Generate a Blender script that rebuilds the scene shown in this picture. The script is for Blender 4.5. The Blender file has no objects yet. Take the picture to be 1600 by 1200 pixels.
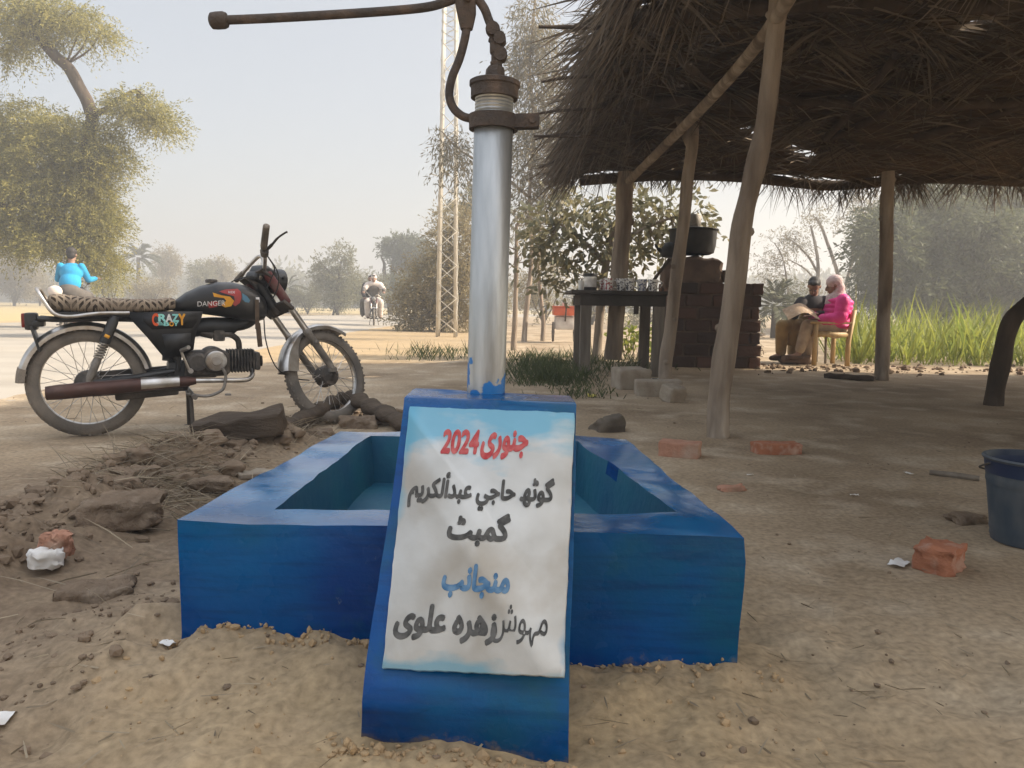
import bpy, bmesh, math, random
import numpy as np
from mathutils import Vector, Matrix, Quaternion, noise as mnoise
from mathutils.geometry import tessellate_polygon

SC = bpy.context.scene
COL = SC.collection
R = math.radians

# ---------------------------------------------------------------- camera
CAM_H, FPX, PITCH, ROLL = .70, 1200., R(5.85), R(.9)
_f = np.array([0, math.cos(PITCH), -math.sin(PITCH)])
_u0 = np.array([0, math.sin(PITCH), math.cos(PITCH)])
_r0 = np.array([1., 0, 0])
_r = math.cos(ROLL)*_r0 + math.sin(ROLL)*_u0
_u = math.cos(ROLL)*_u0 - math.sin(ROLL)*_r0
_C = np.array([0, 0, CAM_H])
cam = bpy.data.cameras.new('camera')
cam.lens = 36*FPX/1600
cam.sensor_width = 36
cam.clip_end = 3000
cam.clip_start = .05
cam_o = bpy.data.objects.new('camera', cam)
COL.objects.link(cam_o)
_m = Matrix.Identity(4)
for i in range(3):
    _m[i][0], _m[i][1], _m[i][2], _m[i][3] = _r[i], _u[i], -_f[i], _C[i]
cam_o.matrix_world = _m
SC.camera = cam_o

# ---------------------------------------------------------------- light
SUN_EL, SUN_AZ = R(33), R(86)            # azimuth clockwise from +Y (the view direction)
SUN = Vector((math.cos(SUN_EL)*math.sin(SUN_AZ), math.cos(SUN_EL)*math.cos(SUN_AZ), math.sin(SUN_EL)))
w = bpy.data.worlds.new("World")
SC.world = w
w.use_nodes = True
nt = w.node_tree
bg = nt.nodes['Background']
sky = nt.nodes.new('ShaderNodeTexSky')
sky.sky_type = 'NISHITA'
sky.sun_disc = False
sky.sun_elevation = SUN_EL
sky.sun_rotation = SUN_AZ
sky.air_density = 1.0
sky.dust_density = 4.0
sky.ozone_density = .6
milk = nt.nodes.new('ShaderNodeMix')          # dust-veiled sky: much of the blue is scattered away
milk.data_type = 'RGBA'
milk.inputs['Factor'].default_value = .72
milk.inputs['B'].default_value = (1.50, 1.50, 1.48, 1)
nt.links.new(sky.outputs[0], milk.inputs['A'])
wtc = nt.nodes.new('ShaderNodeTexCoord')      # added boost: sky above the view brightened to fill the shaded foreground
wsx = nt.nodes.new('ShaderNodeSeparateXYZ')
wmr = nt.nodes.new('ShaderNodeMapRange')
wmr.inputs['From Min'].default_value, wmr.inputs['From Max'].default_value = .36, .75
wmr.inputs['To Min'].default_value, wmr.inputs['To Max'].default_value = 1., 2.4
wmu = nt.nodes.new('ShaderNodeMix')
wmu.data_type = 'RGBA'
wmu.blend_type = 'MULTIPLY'
wmu.inputs['Factor'].default_value = 1
nt.links.new(wtc.outputs['Generated'], wsx.inputs[0])
nt.links.new(wsx.outputs['Z'], wmr.inputs['Value'])
nt.links.new(milk.outputs['Result'], wmu.inputs['A'])
nt.links.new(wmr.outputs[0], wmu.inputs['B'])
nt.links.new(wmu.outputs['Result'], bg.inputs[0])
bg.inputs[1].default_value = .125
sl = bpy.data.lights.new('sun', 'SUN')
sl.energy = 3.5
sl.angle = R(.6)
sl.color = (1, .89, .74)
so = bpy.data.objects.new('sun', sl)
so.rotation_euler = SUN.to_track_quat('Z', 'Y').to_euler()
so.location = (8, -4, 12)
COL.objects.link(so)
SC.view_settings.view_transform = 'Standard'
SC.view_settings.look = 'None'
SC.view_settings.exposure = 1.6
SC.view_settings.gamma = 1
SC.render.engine = 'CYCLES'
SC.cycles.use_denoising = True
SC.cycles.max_bounces = 6
SC.cycles.diffuse_bounces = 4
SC.cycles.transparent_max_bounces = 8
SC.cycles.sample_clamp_indirect = 6
SC.cycles.caustics_reflective = False
SC.cycles.caustics_refractive = False

# ---------------------------------------------------------------- helpers
def ray(px, py): return _f + _r*(px-800)/FPX + _u*(600-py)/FPX
def gp(px, py, z=0.):                     # point of the photo on a level plane
    d = ray(px, py)
    return Vector(_C + d*((z-CAM_H)/d[2]))
def dp(px, py, Y):                        # point of the photo at a distance
    d = ray(px, py)
    return Vector(_C + d*(Y/d[1]))
_rt = np.random.default_rng(5).random((256, 256))
def vnoise(x, y):
    xi, yi = np.floor(x).astype(int), np.floor(y).astype(int)
    fx, fy = x-xi, y-yi
    fx, fy = fx*fx*(3-2*fx), fy*fy*(3-2*fy)
    a, b = _rt[xi % 256, yi % 256], _rt[(xi+1) % 256, yi % 256]
    c, d = _rt[xi % 256, (yi+1) % 256], _rt[(xi+1) % 256, (yi+1) % 256]
    return (a*(1-fx)+b*fx)*(1-fy)+(c*(1-fx)+d*fx)*fy
def fbm(x, y, o=4):
    s, a, t = 0, 1., 0
    for i in range(o):
        s = s+a*(vnoise(x*2**i+i*17.3, y*2**i+i*9.1)-.5)
        t += a
        a *= .5
    return s/t*2
def sstep(a, b, x):
    t = np.clip((x-a)/(b-a), 0, 1)
    return t*t*(3-2*t)
def segdist(x, y, pts):
    d = np.full(np.shape(x), 1e9)
    for (ax, ay), (bx, by) in zip(pts[:-1], pts[1:]):
        vx, vy = bx-ax, by-ay
        t = np.clip(((x-ax)*vx+(y-ay)*vy)/(vx*vx+vy*vy), 0, 1)
        d = np.minimum(d, np.hypot(x-ax-t*vx, y-ay-t*vy))
    return d

ORG = {}
class MB:
    """collects geometry for ONE mesh object"""
    def __init__(s): s.v, s.n, s.f, s.q, s.mi = [], 0, [], [], []
    def add(s, vs, fs, m=0):
        vs = np.asarray([tuple(p) for p in vs], float).reshape(-1, 3)
        o = s.n
        s.v.append(vs)
        s.n += len(vs)
        for f in fs:
            s.f.append(tuple(i+o for i in f))
            s.mi.append(m)
    def polys(s, vs, k):                  # vs: (n*k,3), n separate k-gons
        s.q.append((s.n, len(vs)//k, k))
        s.v.append(np.asarray(vs, float))
        s.n += len(vs)
    def box(s, c, size, rot=None, m=0, taper=1.):
        hx, hy, hz = size[0]/2, size[1]/2, size[2]/2
        vs = [Vector((x*hx*(taper if z > 0 else 1), y*hy*(taper if z > 0 else 1), z*hz)) for z in (-1, 1) for y in (-1, 1) for x in (-1, 1)]
        if rot is not None:
            M = rot if isinstance(rot, Matrix) else Matrix.Rotation(rot, 3, 'Z')
            vs = [M @ p for p in vs]
        c = Vector(c)
        s.add([p+c for p in vs], [(0, 2, 3, 1), (4, 5, 7, 6), (0, 1, 5, 4), (2, 6, 7, 3), (0, 4, 6, 2), (1, 3, 7, 5)], m)
    def rbox(s, c, size, rad=.01, rot=None, seg=2, jit=0, sub=0, seed=0, m=0):
        bm = bmesh.new()
        bmesh.ops.create_cube(bm, size=1)
        for v in bm.verts: v.co = Vector((v.co.x*size[0], v.co.y*size[1], v.co.z*size[2]))
        if sub: bmesh.ops.subdivide_edges(bm, edges=bm.edges[:], cuts=sub, use_grid_fill=True)
        sharp = [e for e in bm.edges if len(e.link_faces) == 2 and e.calc_face_angle() > .5]
        bmesh.ops.bevel(bm, geom=sharp, offset=rad, segments=seg, affect='EDGES', profile=.6)
        if jit:
            for v in bm.verts:
                p = v.co*(1.5/max(size))*4+Vector((seed*3.1, seed*1.7, 0))
                v.co += Vector(mnoise.noise_vector(p))*jit
        M = Matrix.Identity(3) if rot is None else (rot if isinstance(rot, Matrix) else Matrix.Rotation(rot, 3, 'Z'))
        bm.verts.index_update()
        s.add([M @ v.co+Vector(c) for v in bm.verts], [[v.index for v in f.verts] for f in bm.faces], m)
        bm.free()
    def tube(s, pts, r, n=8, cap=True, m=0, flat=1.):
        pts = [Vector(p) for p in pts]
        rs = r if isinstance(r, (list, tuple, np.ndarray)) else [r]*len(pts)
        vs, up = [], None
        for i, p in enumerate(pts):
            d = (pts[min(i+1, len(pts)-1)]-pts[max(i-1, 0)]).normalized()
            if up is None:
                up = Vector((0, 0, 1)) if abs(d.z) < .9 else Vector((1, 0, 0))
            a = d.cross(up).normalized()
            b = a.cross(d).normalized()
            up = b
            for k in range(n):
                t = 2*math.pi*k/n
                vs.append(p+a*math.cos(t)*rs[i]+b*math.sin(t)*rs[i]*flat)
        fs = []
        for i in range(len(pts)-1):
            for k in range(n):
                fs.append((i*n+k, i*n+(k+1) % n, (i+1)*n+(k+1) % n, (i+1)*n+k))
        if cap:
            fs += [tuple(reversed(range(n))), tuple(range((len(pts)-1)*n, len(pts)*n))]
        s.add(vs, fs, m)
    def lathe(s, prof, c, axis=(0, 0, 1), n=24, cap=True, m=0, a0=0, a1=360, close=False):
        ax = Vector(axis).normalized()
        e1 = ax.orthogonal().normalized() if abs(ax.y) < .9 else Vector((1, 0, 0))
        e2 = ax.cross(e1)
        full = abs(a1-a0) >= 360
        steps = n if full else n+1
        vs = []
        for k in range(steps):
            t = R(a0+(a1-a0)*k/n)
            for (r, h) in prof:
                vs.append(Vector(c)+ax*h+(e1*math.cos(t)+e2*math.sin(t))*r)
        L = len(prof)
        fs = []
        for k in range(n):
            k2 = (k+1) % steps
            for i in range(L if close else L-1):
                j = (i+1) % L
                fs.append((k*L+i, k2*L+i, k2*L+j, k*L+j))
        if cap and full and not close:
            fs += [tuple(k*L for k in reversed(range(n))), tuple(k*L+L-1 for k in range(n))]
        s.add(vs, fs, m)
    def ball(s, c, r, nu=12, nv=8, m=0, rot=None):
        r = (r, r, r) if not isinstance(r, (tuple, list)) else r
        vs = [Vector((0, 0, r[2]))]
        for i in range(1, nv):
            t = math.pi*i/nv
            for k in range(nu):
                p = 2*math.pi*k/nu
                vs.append(Vector((r[0]*math.sin(t)*math.cos(p), r[1]*math.sin(t)*math.sin(p), r[2]*math.cos(t))))
        vs.append(Vector((0, 0, -r[2])))
        if rot is not None: vs = [rot @ p for p in vs]
        fs = [(0, 1+k, 1+(k+1) % nu) for k in range(nu)]
        for i in range(nv-2):
            for k in range(nu):
                a, b = 1+i*nu+k, 1+i*nu+(k+1) % nu
                fs.append((a, a+nu, b+nu, b))
        o = 1+(nv-2)*nu
        fs += [(len(vs)-1, o+(k+1) % nu, o+k) for k in range(nu)]
        s.add([p+Vector(c) for p in vs], fs, m)
    def prism(s, poly, d, m=0):           # closed polygon (3-D points) pushed along d
        n = len(poly)
        d = Vector(d)
        s.add([Vector(p) for p in poly]+[Vector(p)+d for p in poly],
              [tuple(range(n)), tuple(reversed(range(n, 2*n)))]+[(i, i+n, (i+1) % n+n, (i+1) % n) for i in range(n)], m)
    def loft(s, rings, m=0, cap=True):
        n = len(rings[0])
        vs = [p for r in rings for p in r]
        fs = []
        for i in range(len(rings)-1):
            for k in range(n):
                fs.append((i*n+k, i*n+(k+1) % n, (i+1)*n+(k+1) % n, (i+1)*n+k))
        if cap: fs += [tuple(reversed(range(n))), tuple(range((len(rings)-1)*n, len(rings)*n))]
        s.add(vs, fs, m)
    def rock(s, c, size, seed=0, lev=3, rough=.35, rot=0., m=0):
        bm = bmesh.new()
        bmesh.ops.create_icosphere(bm, subdivisions=lev, radius=1)
        off = Vector((seed*7.7, seed*3.3, seed*1.1))
        M = Matrix.Rotation(rot, 3, 'Z')
        out = []
        for v in bm.verts:
            p = v.co.copy()
            k = 1+rough*(mnoise.noise(p*.9+off)+.5*mnoise.noise(p*2.3+off)+.25*mnoise.noise(p*5+off))
            q = Vector((max(-.8, min(.8, p.x*1.1)), max(-.8, min(.8, p.y*1.1)), max(-.7, min(.75, p.z))))*k
            out.append(M @ Vector((q.x*size[0], q.y*size[1], q.z*size[2]))+Vector(c))
        bm.verts.index_update()
        s.add(out, [[v.index for v in f.verts] for f in bm.faces], m)
        bm.free()
    def build(s, name, mats, parent=None, smooth=True, origin=None, angle=40):
        me = bpy.data.meshes.new(name)
        V = np.concatenate(s.v) if s.v else np.zeros((0, 3))
        o = None
        if parent is not None: o = ORG.get(parent.name)
        elif origin is not None: o = Vector(origin)
        if o is not None: V = V-np.array(o)
        starts, totals, loops = [], [], []
        if s.f:
            tot = np.array([len(f) for f in s.f])
            loops.append(np.concatenate([np.array(f) for f in s.f]))
            totals.append(tot)
        for (a, n, k) in s.q:
            loops.append(np.arange(a, a+n*k))
            totals.append(np.full(n, k))
        loops, totals = np.concatenate(loops), np.concatenate(totals)
        starts = np.concatenate([[0], np.cumsum(totals)[:-1]])
        me.vertices.add(len(V))
        me.vertices.foreach_set('co', V.astype(np.float32).ravel())
        me.loops.add(len(loops))
        me.loops.foreach_set('vertex_index', loops.astype(np.int32))
        me.polygons.add(len(totals))
        me.polygons.foreach_set('loop_start', starts.astype(np.int32))
        me.polygons.foreach_set('loop_total', totals.astype(np.int32))
        if any(s.mi):
            me.polygons.foreach_set('material_index', np.array(s.mi+[0]*(len(totals)-len(s.mi)), np.int32))
        me.update(calc_edges=True)
        me.validate()
        for m_ in (mats if isinstance(mats, (list, tuple)) else [mats]): me.materials.append(m_)
        if not s.q:
            bm = bmesh.new()
            bm.from_mesh(me)
            bmesh.ops.recalc_face_normals(bm, faces=bm.faces[:])
            bm.to_mesh(me)
            bm.free()
        if smooth and not s.q:
            me.polygons.foreach_set('use_smooth', np.ones(len(me.polygons), bool))
            me.set_sharp_from_angle(angle=R(angle))
        ob = bpy.data.objects.new(name, me)
        COL.objects.link(ob)
        if parent is not None:
            ob.parent = parent
            if o is not None: ORG[ob.name] = o
        elif o is not None:
            ob.location = o
        return ob

def tag(o, label=None, cat=None, group=None, kind=None):
    if label: o['label'] = label
    if cat: o['category'] = cat
    if group: o['group'] = group
    if kind: o['kind'] = kind
    return o
def thing(name, loc, label, cat, group=None, rz=0., world=True):
    o = bpy.data.objects.new(name, None)
    o.empty_display_size = .1
    COL.objects.link(o)
    o.location = loc
    o.rotation_euler = (0, 0, rz)
    if world: ORG[o.name] = Vector(loc)
    return tag(o, label, cat, group)
def copy_tree(o, parent=None, skip=()):
    c = o.copy()
    COL.objects.link(c)
    c.parent = parent
    for ch in list(o.children):
        if ch.name.split('.')[0] not in skip: copy_tree(ch, c, skip)
    return c
def remesh(mb, vox, smooth=3):
    """fuse overlapping closed shapes into one continuous surface; returns a new MB"""
    ob = mb.build('tmp', [])
    m1 = ob.modifiers.new('r', 'REMESH')
    m1.mode = 'VOXEL'
    m1.voxel_size = vox
    m2 = ob.modifiers.new('s', 'SMOOTH')
    m2.iterations = smooth
    m2.factor = .6
    dg = bpy.context.evaluated_depsgraph_get()
    me = bpy.data.meshes.new_from_object(ob.evaluated_get(dg))
    out = MB()
    V = np.zeros(len(me.vertices)*3)
    me.vertices.foreach_get('co', V)
    out.add(V.reshape(-1, 3), [tuple(p.vertices) for p in me.polygons])
    old = ob.data
    bpy.data.objects.remove(ob)
    bpy.data.meshes.remove(old)
    bpy.data.meshes.remove(me)
    return out

# ---------------------------------------------------------------- materials
def mat(name, c1, c2=None, scale=8., rough=.8, metal=0., bump=.0, bscale=None, c3=None, s3=2., t3=(.5, .7), spec=.4, stretch=None, detail=6, ramp=(.35, .65)):
    m = bpy.data.materials.new(name)
    m.use_nodes = True
    n, l = m.node_tree.nodes, m.node_tree.links
    b = n['Principled BSDF']
    b.inputs['Roughness'].default_value = rough
    b.inputs['Metallic'].default_value = metal
    b.inputs['Specular IOR Level'].default_value = spec
    tc = n.new('ShaderNodeTexCoord')
    vec = tc.outputs['Object']
    if stretch:
        mp = n.new('ShaderNodeMapping')
        mp.inputs['Scale'].default_value = stretch
        l.new(vec, mp.inputs['Vector'])
        vec = mp.outputs[0]
    c2 = c2 or tuple(x*.75 for x in c1)
    nz = n.new('ShaderNodeTexNoise')
    nz.inputs['Scale'].default_value = scale
    nz.inputs['Detail'].default_value = detail
    l.new(vec, nz.inputs['Vector'])
    mr = n.new('ShaderNodeMapRange')
    mr.inputs['From Min'].default_value, mr.inputs['From Max'].default_value = ramp
    l.new(nz.outputs['Fac'], mr.inputs['Value'])
    mx = n.new('ShaderNodeMix')
    mx.data_type = 'RGBA'
    l.new(mr.outputs[0], mx.inputs['Factor'])
    mx.inputs['A'].default_value = (*c1, 1)
    mx.inputs['B'].default_value = (*c2, 1)
    out = mx.outputs['Result']
    if c3:
        n3 = n.new('ShaderNodeTexNoise')
        n3.inputs['Scale'].default_value = s3
        n3.inputs['Detail'].default_value = 8
        l.new(vec, n3.inputs['Vector'])
        r3 = n.new('ShaderNodeMapRange')
        r3.inputs['From Min'].default_value, r3.inputs['From Max'].default_value = t3
        l.new(n3.outputs['Fac'], r3.inputs['Value'])
        m3 = n.new('ShaderNodeMix')
        m3.data_type = 'RGBA'
        l.new(r3.outputs[0], m3.inputs['Factor'])
        l.new(out, m3.inputs['A'])
        m3.inputs['B'].default_value = (*c3, 1)
        out = m3.outputs['Result']
    l.new(out, b.inputs['Base Color'])
    if bump:
        nb = n.new('ShaderNodeTexNoise')
        nb.inputs['Scale'].default_value = bscale or scale*3
        nb.inputs['Detail'].default_value = 12
        nb.inputs['Roughness'].default_value = .6
        l.new(vec, nb.inputs['Vector'])
        bp_ = n.new('ShaderNodeBump')
        bp_.inputs['Strength'].default_value = bump
        bp_.inputs['Distance'].default_value = .02
        l.new(nb.outputs['Fac'], bp_.inputs['Height'])
        l.new(bp_.outputs[0], b.inputs['Normal'])
    return m
def leafmat(name, c1, c2, trans=.45, rough=.7, tcol=None, spec=.3):
    m = bpy.data.materials.new(name)
    m.use_nodes = True
    n, l = m.node_tree.nodes, m.node_tree.links
    b = n['Principled BSDF']
    b.inputs['Roughness'].default_value = rough
    b.inputs['Specular IOR Level'].default_value = spec
    g = n.new('ShaderNodeNewGeometry')
    mx = n.new('ShaderNodeMix')
    mx.data_type = 'RGBA'
    l.new(g.outputs['Random Per Island'], mx.inputs['Factor'])
    mx.inputs['A'].default_value = (*c1, 1)
    mx.inputs['B'].default_value = (*c2, 1)
    l.new(mx.outputs['Result'], b.inputs['Base Color'])
    if trans:
        t = n.new('ShaderNodeBsdfTranslucent')
        if tcol: t.inputs['Color'].default_value = (*tcol, 1)
        else: l.new(mx.outputs['Result'], t.inputs['Color'])
        ms = n.new('ShaderNodeMixShader')
        ms.inputs[0].default_value = trans
        l.new(b.outputs[0], ms.inputs[1])
        l.new(t.outputs[0], ms.inputs[2])
        l.new(ms.outputs[0], n['Material Output'].inputs['Surface'])
    return m
# ---------------------------------------------------------------- ground
RUB1 = [gp(-120, 930), gp(40, 850), gp(160, 785), gp(300, 740), gp(430, 705)]
RUB2 = [gp(330, 700), gp(430, 672), gp(545, 640), gp(640, 668)]
rub1 = [(p.x, p.y) for p in RUB1]
rub2 = [(p.x, p.y) for p in RUB2]
WHEELS = [(-2.16, 3.889), (-1.08, 4.44)]
def road_right(y): return -3.35-.02*y+.018*np.maximum(y-16, 0)*0
def hgt(x, y):
    x, y = np.asarray(x, float), np.asarray(y, float)
    near = np.exp(-np.hypot(x, y-2)/7)
    h = .020*near*fbm(x*1.3, y*1.3, 5)+.008*near*fbm(x*7, y*7, 3)+.05*(1-near)*fbm(x*.15, y*.15, 3)
    d1 = segdist(x, y, rub1)
    k1 = np.exp(-(d1/.20)**2)
    h = h+k1*(.085+.12*fbm(x*4+3, y*4, 5)+.07*np.abs(fbm(x*11, y*11, 4)))
    d2 = segdist(x, y, rub2)
    k2 = np.exp(-(d2/.13)**2)
    h = h+k2*(.03+.04*fbm(x*5+8, y*5, 5))
    # broken soil on the left in front of the trough
    kl = sstep(-.35, -.7, x)*sstep(3.2, 2.4, y)*sstep(-3., -1.6, x)
    h = h+kl*(.018*fbm(x*5, y*5+4, 5)+.016*fbm(x*16, y*16, 4))
    # soil heaped against the front of the trough
    df = np.abs(y-(1.44-.035*(x+.1)))
    km = np.exp(-(df/.17)**2)*sstep(.55, .35, x)*sstep(-1.0, -.68, x)
    h = h+km*(.047-.035*sstep(-.3, .45, x)+.030*fbm(x*9, y*9, 4)+.022*np.abs(fbm(x*30, y*30, 3)))
    kc = sstep(1.0, .5, np.hypot(x*.6, y-1.2))
    h = h+kc*(.020*fbm(x*12+5, y*12, 4)+.014*np.abs(fbm(x*26, y*26, 3)))
    for (wx, wy) in WHEELS:
        h = h*(1-np.exp(-(np.hypot(x-wx, y-wy)/.25)**2))
    # spoil heap under the grass by the tea table, and the road bed
    h = h+.07*np.exp(-((x+.4)/.5)**2-((y-8.6)/.5)**2)
    rd = sstep(-.05, -.6, x-road_right(y))*sstep(-13.4, -12.8, x)*sstep(1., 3., y+30)
    return h*(1-rd)-.035*rd
def G(px, py, dz=0.):
    p = gp(px, py)
    for _ in range(3): p = gp(px, py, float(hgt(p.x, p.y)))
    p.z += dz
    return p
def axis_pts(a, b, step, lim0, lim1, g=1.12):
    mid = list(np.arange(a, b+step/2, step))
    s, x = step, b
    hi = []
    while x < lim1:
        s *= g
        x += s
        hi.append(x)
    s, x = step, a
    lo = []
    while x > lim0:
        s *= g
        x -= s
        lo.append(x)
    return np.array(lo[::-1]+mid+hi)
gx = axis_pts(-2.6, 2.2, .022, -620, 620)
gy = axis_pts(.75, 4.6, .022, -120, 700)
X, Y = np.meshgrid(gx, gy)
Z = hgt(X, Y)
nxg, nyg = len(gx), len(gy)
me = bpy.data.meshes.new('ground')
idx = np.arange(nxg*nyg).reshape(nyg, nxg)
quads = np.stack([idx[:-1, :-1], idx[:-1, 1:], idx[1:, 1:], idx[1:, :-1]], -1).reshape(-1, 4)
me.vertices.add(nxg*nyg)
me.vertices.foreach_set('co', np.stack([X, Y, Z], -1).astype(np.float32).ravel())
me.loops.add(quads.size)
me.loops.foreach_set('vertex_index', quads.astype(np.int32).ravel())
me.polygons.add(len(quads))
me.polygons.foreach_set('loop_start', (np.arange(len(quads))*4).astype(np.int32))
me.polygons.foreach_set('loop_total', np.full(len(quads), 4, np.int32))
me.polygons.foreach_set('use_smooth', np.ones(len(quads), bool))
me.update(calc_edges=True)
# soil kinds as weights: r = ochre sand, g = dug dark earth plus shade painted over the left ground, b = stubble / dry field
sand = np.clip(np.exp(-(np.hypot((X-.0)*.75, Y-1.15)/.55)**2)+.0, 0, 1)
sand = np.maximum(sand, .75*sstep(-.3, -1.2, X)*sstep(8.3, 10, Y)*sstep(60, 20, Y))
dark = np.clip(.75*sstep(-.55, -.95, X)*sstep(3.4, 2.7, Y)*sstep(-3.2, -2.2, X)+np.exp(-(segdist(X, Y, rub1)/.22)**2)+.8*np.exp(-(segdist(X, Y, rub2)/.2)**2), 0, 1)
fld = sstep(-13.5, -15, X)+sstep(40, 60, Y)
ca = me.color_attributes.new('soil', 'FLOAT_COLOR', 'POINT')
ca.data.foreach_set('color', np.stack([sand, dark, np.clip(fld, 0, 1), np.ones_like(sand)], -1).astype(np.float32).ravel())
ground = bpy.data.objects.new('ground', me)
COL.objects.link(ground)
tag(ground, kind='structure')
gm = mat('soil', (.37, .285, .188), (.215, .158, .10), 1.1, .95, bump=.38, bscale=15, c3=(.43, .35, .25), s3=3.5, t3=(.5, .72), spec=.12, detail=10)
n, l = gm.node_tree.nodes, gm.node_tree.links
b = n['Principled BSDF']
src = b.inputs['Base Color'].links[0].from_socket
at = n.new('ShaderNodeVertexColor')
at.layer_name = 'soil'
sp = n.new('ShaderNodeSeparateColor')
l.new(at.outputs['Color'], sp.inputs[0])
tc = n.new('ShaderNodeTexCoord')
for chan, colr, sc_ in (('Red', (.37, .272, .155), 7.), ('Green', (.185, .135, .09), 9.), ('Blue', (.42, .33, .17), .4)):
    nz = n.new('ShaderNodeTexNoise')
    nz.inputs['Scale'].default_value = sc_
    nz.inputs['Detail'].default_value = 8
    l.new(tc.outputs['Object'], nz.inputs['Vector'])
    a_ = n.new('ShaderNodeMath')
    a_.operation = 'MULTIPLY_ADD'
    a_.inputs[1].default_value = 1.6
    a_.inputs[2].default_value = -.8
    l.new(nz.outputs['Fac'], a_.inputs[0])
    s_ = n.new('ShaderNodeMath')
    s_.operation = 'MULTIPLY_ADD'
    s_.use_clamp = True
    s_.inputs[1].default_value = 1.0
    l.new(sp.outputs[chan], s_.inputs[0])
    m_ = n.new('ShaderNodeMath')
    m_.operation = 'MULTIPLY'
    l.new(sp.outputs[chan], m_.inputs[0])
    l.new(a_.outputs[0], m_.inputs[1])
    l.new(m_.outputs[0], s_.inputs[2])
    mx = n.new('ShaderNodeMix')
    mx.data_type = 'RGBA'
    l.new(s_.outputs[0], mx.inputs['Factor'])
    l.new(src, mx.inputs['A'])
    mx.inputs['B'].default_value = (*colr, 1)
    src = mx.outputs['Result']
# small dark and pale flecks: grit, leaf bits
vo = n.new('ShaderNodeTexNoise')
vo.inputs['Scale'].default_value = 60
vo.inputs['Detail'].default_value = 4
l.new(tc.outputs['Object'], vo.inputs['Vector'])
rr = n.new('ShaderNodeMapRange')
rr.inputs['From Min'].default_value, rr.inputs['From Max'].default_value = .3, .7
rr.inputs['To Min'].default_value, rr.inputs['To Max'].default_value = .76, 1.22
l.new(vo.outputs['Fac'], rr.inputs['Value'])
mu = n.new('ShaderNodeMix')
mu.data_type = 'RGBA'
mu.blend_type = 'MULTIPLY'
mu.inputs['Factor'].default_value = 1
l.new(src, mu.inputs['A'])
l.new(rr.outputs[0], mu.inputs['B'])
l.new(mu.outputs['Result'], b.inputs['Base Color'])

M_road = mat('road_asphalt', (.35, .315, .265), (.29, .26, .215), 1.5, .9, bump=.15, bscale=60, c3=(.38, .33, .26), s3=.5, spec=.2)
mb = MB()
ys = np.concatenate([np.arange(-30, 40, .5), np.arange(40, 62, 1.)])
vs, fs = [], []
rng = np.random.default_rng(3)
for i, y in enumerate(ys):
    bend = .014*max(y-28, 0)**2
    xr = float(road_right(y))+.30*float(fbm(np.array(y*1.1), np.array(2.), 4))+bend*.9
    xl = -13.6+.25*float(fbm(np.array(y*.6), np.array(7.), 3))+bend
    for k in range(7):
        x = xl+(xr-xl)*k/6
        vs.append((x, y, float(hgt(x, y))-.004 if k in (0, 6) else .012+.012*math.sin(math.pi*k/6)))
for i in range(len(ys)-1):
    for k in range(6): fs.append((i*7+k, i*7+k+1, (i+1)*7+k+1, (i+1)*7+k))
mb.add(vs, fs)
tag(mb.build('road', M_road), kind='structure')

# ---------------------------------------------------------------- shared materials
M_blue = mat('blue_paint', (.0004, .040, .185), (.001, .088, .255), 3.2, .3, bump=.16, bscale=16, c3=(.003, .080, .125), s3=2.2, t3=(.52, .72), spec=.22, detail=8)
n, l = M_blue.node_tree.nodes, M_blue.node_tree.links
b = n['Principled BSDF']
tc = n.new('ShaderNodeTexCoord')
# glossy and matt patches of brushed paint
nz = n.new('ShaderNodeTexNoise')
nz.inputs['Scale'].default_value = 7
nz.inputs['Detail'].default_value = 4
l.new(tc.outputs['Object'], nz.inputs['Vector'])
mr = n.new('ShaderNodeMapRange')
mr.inputs['From Min'].default_value, mr.inputs['From Max'].default_value = .50, .66
mr.inputs['To Min'].default_value, mr.inputs['To Max'].default_value = .13, .60
l.new(nz.outputs['Fac'], mr.inputs['Value'])
l.new(mr.outputs[0], b.inputs['Roughness'])
# mud splashed up from the ground and a few bare chips
sx = n.new('ShaderNodeSeparateXYZ')
l.new(tc.outputs['Object'], sx.inputs[0])
nm = n.new('ShaderNodeTexNoise')
nm.inputs['Scale'].default_value = 14
nm.inputs['Detail'].default_value = 8
nm.inputs['Roughness'].default_value = .7
l.new(tc.outputs['Object'], nm.inputs['Vector'])
def mth(n, l, op, a, b_, c=None, clamp=False):
    q = n.new('ShaderNodeMath')
    q.operation = op
    q.use_clamp = clamp
    for i, v in enumerate((a, b_, c)):
        if v is None: continue
        if isinstance(v, (int, float)): q.inputs[i].default_value = v
        else: l.new(v, q.inputs[i])
    return q.outputs[0]
mud = mth(n, l, 'MULTIPLY_ADD', mth(n, l, 'SUBTRACT', mth(n, l, 'MULTIPLY_ADD', nm.outputs['Fac'], .30, -.125), sx.outputs['Z']), 30, .0, True)
chip = mth(n, l, 'MULTIPLY_ADD', nm.outputs['Fac'], 30, -20.4, True)
src = b.inputs['Base Color'].links[0].from_socket
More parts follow.
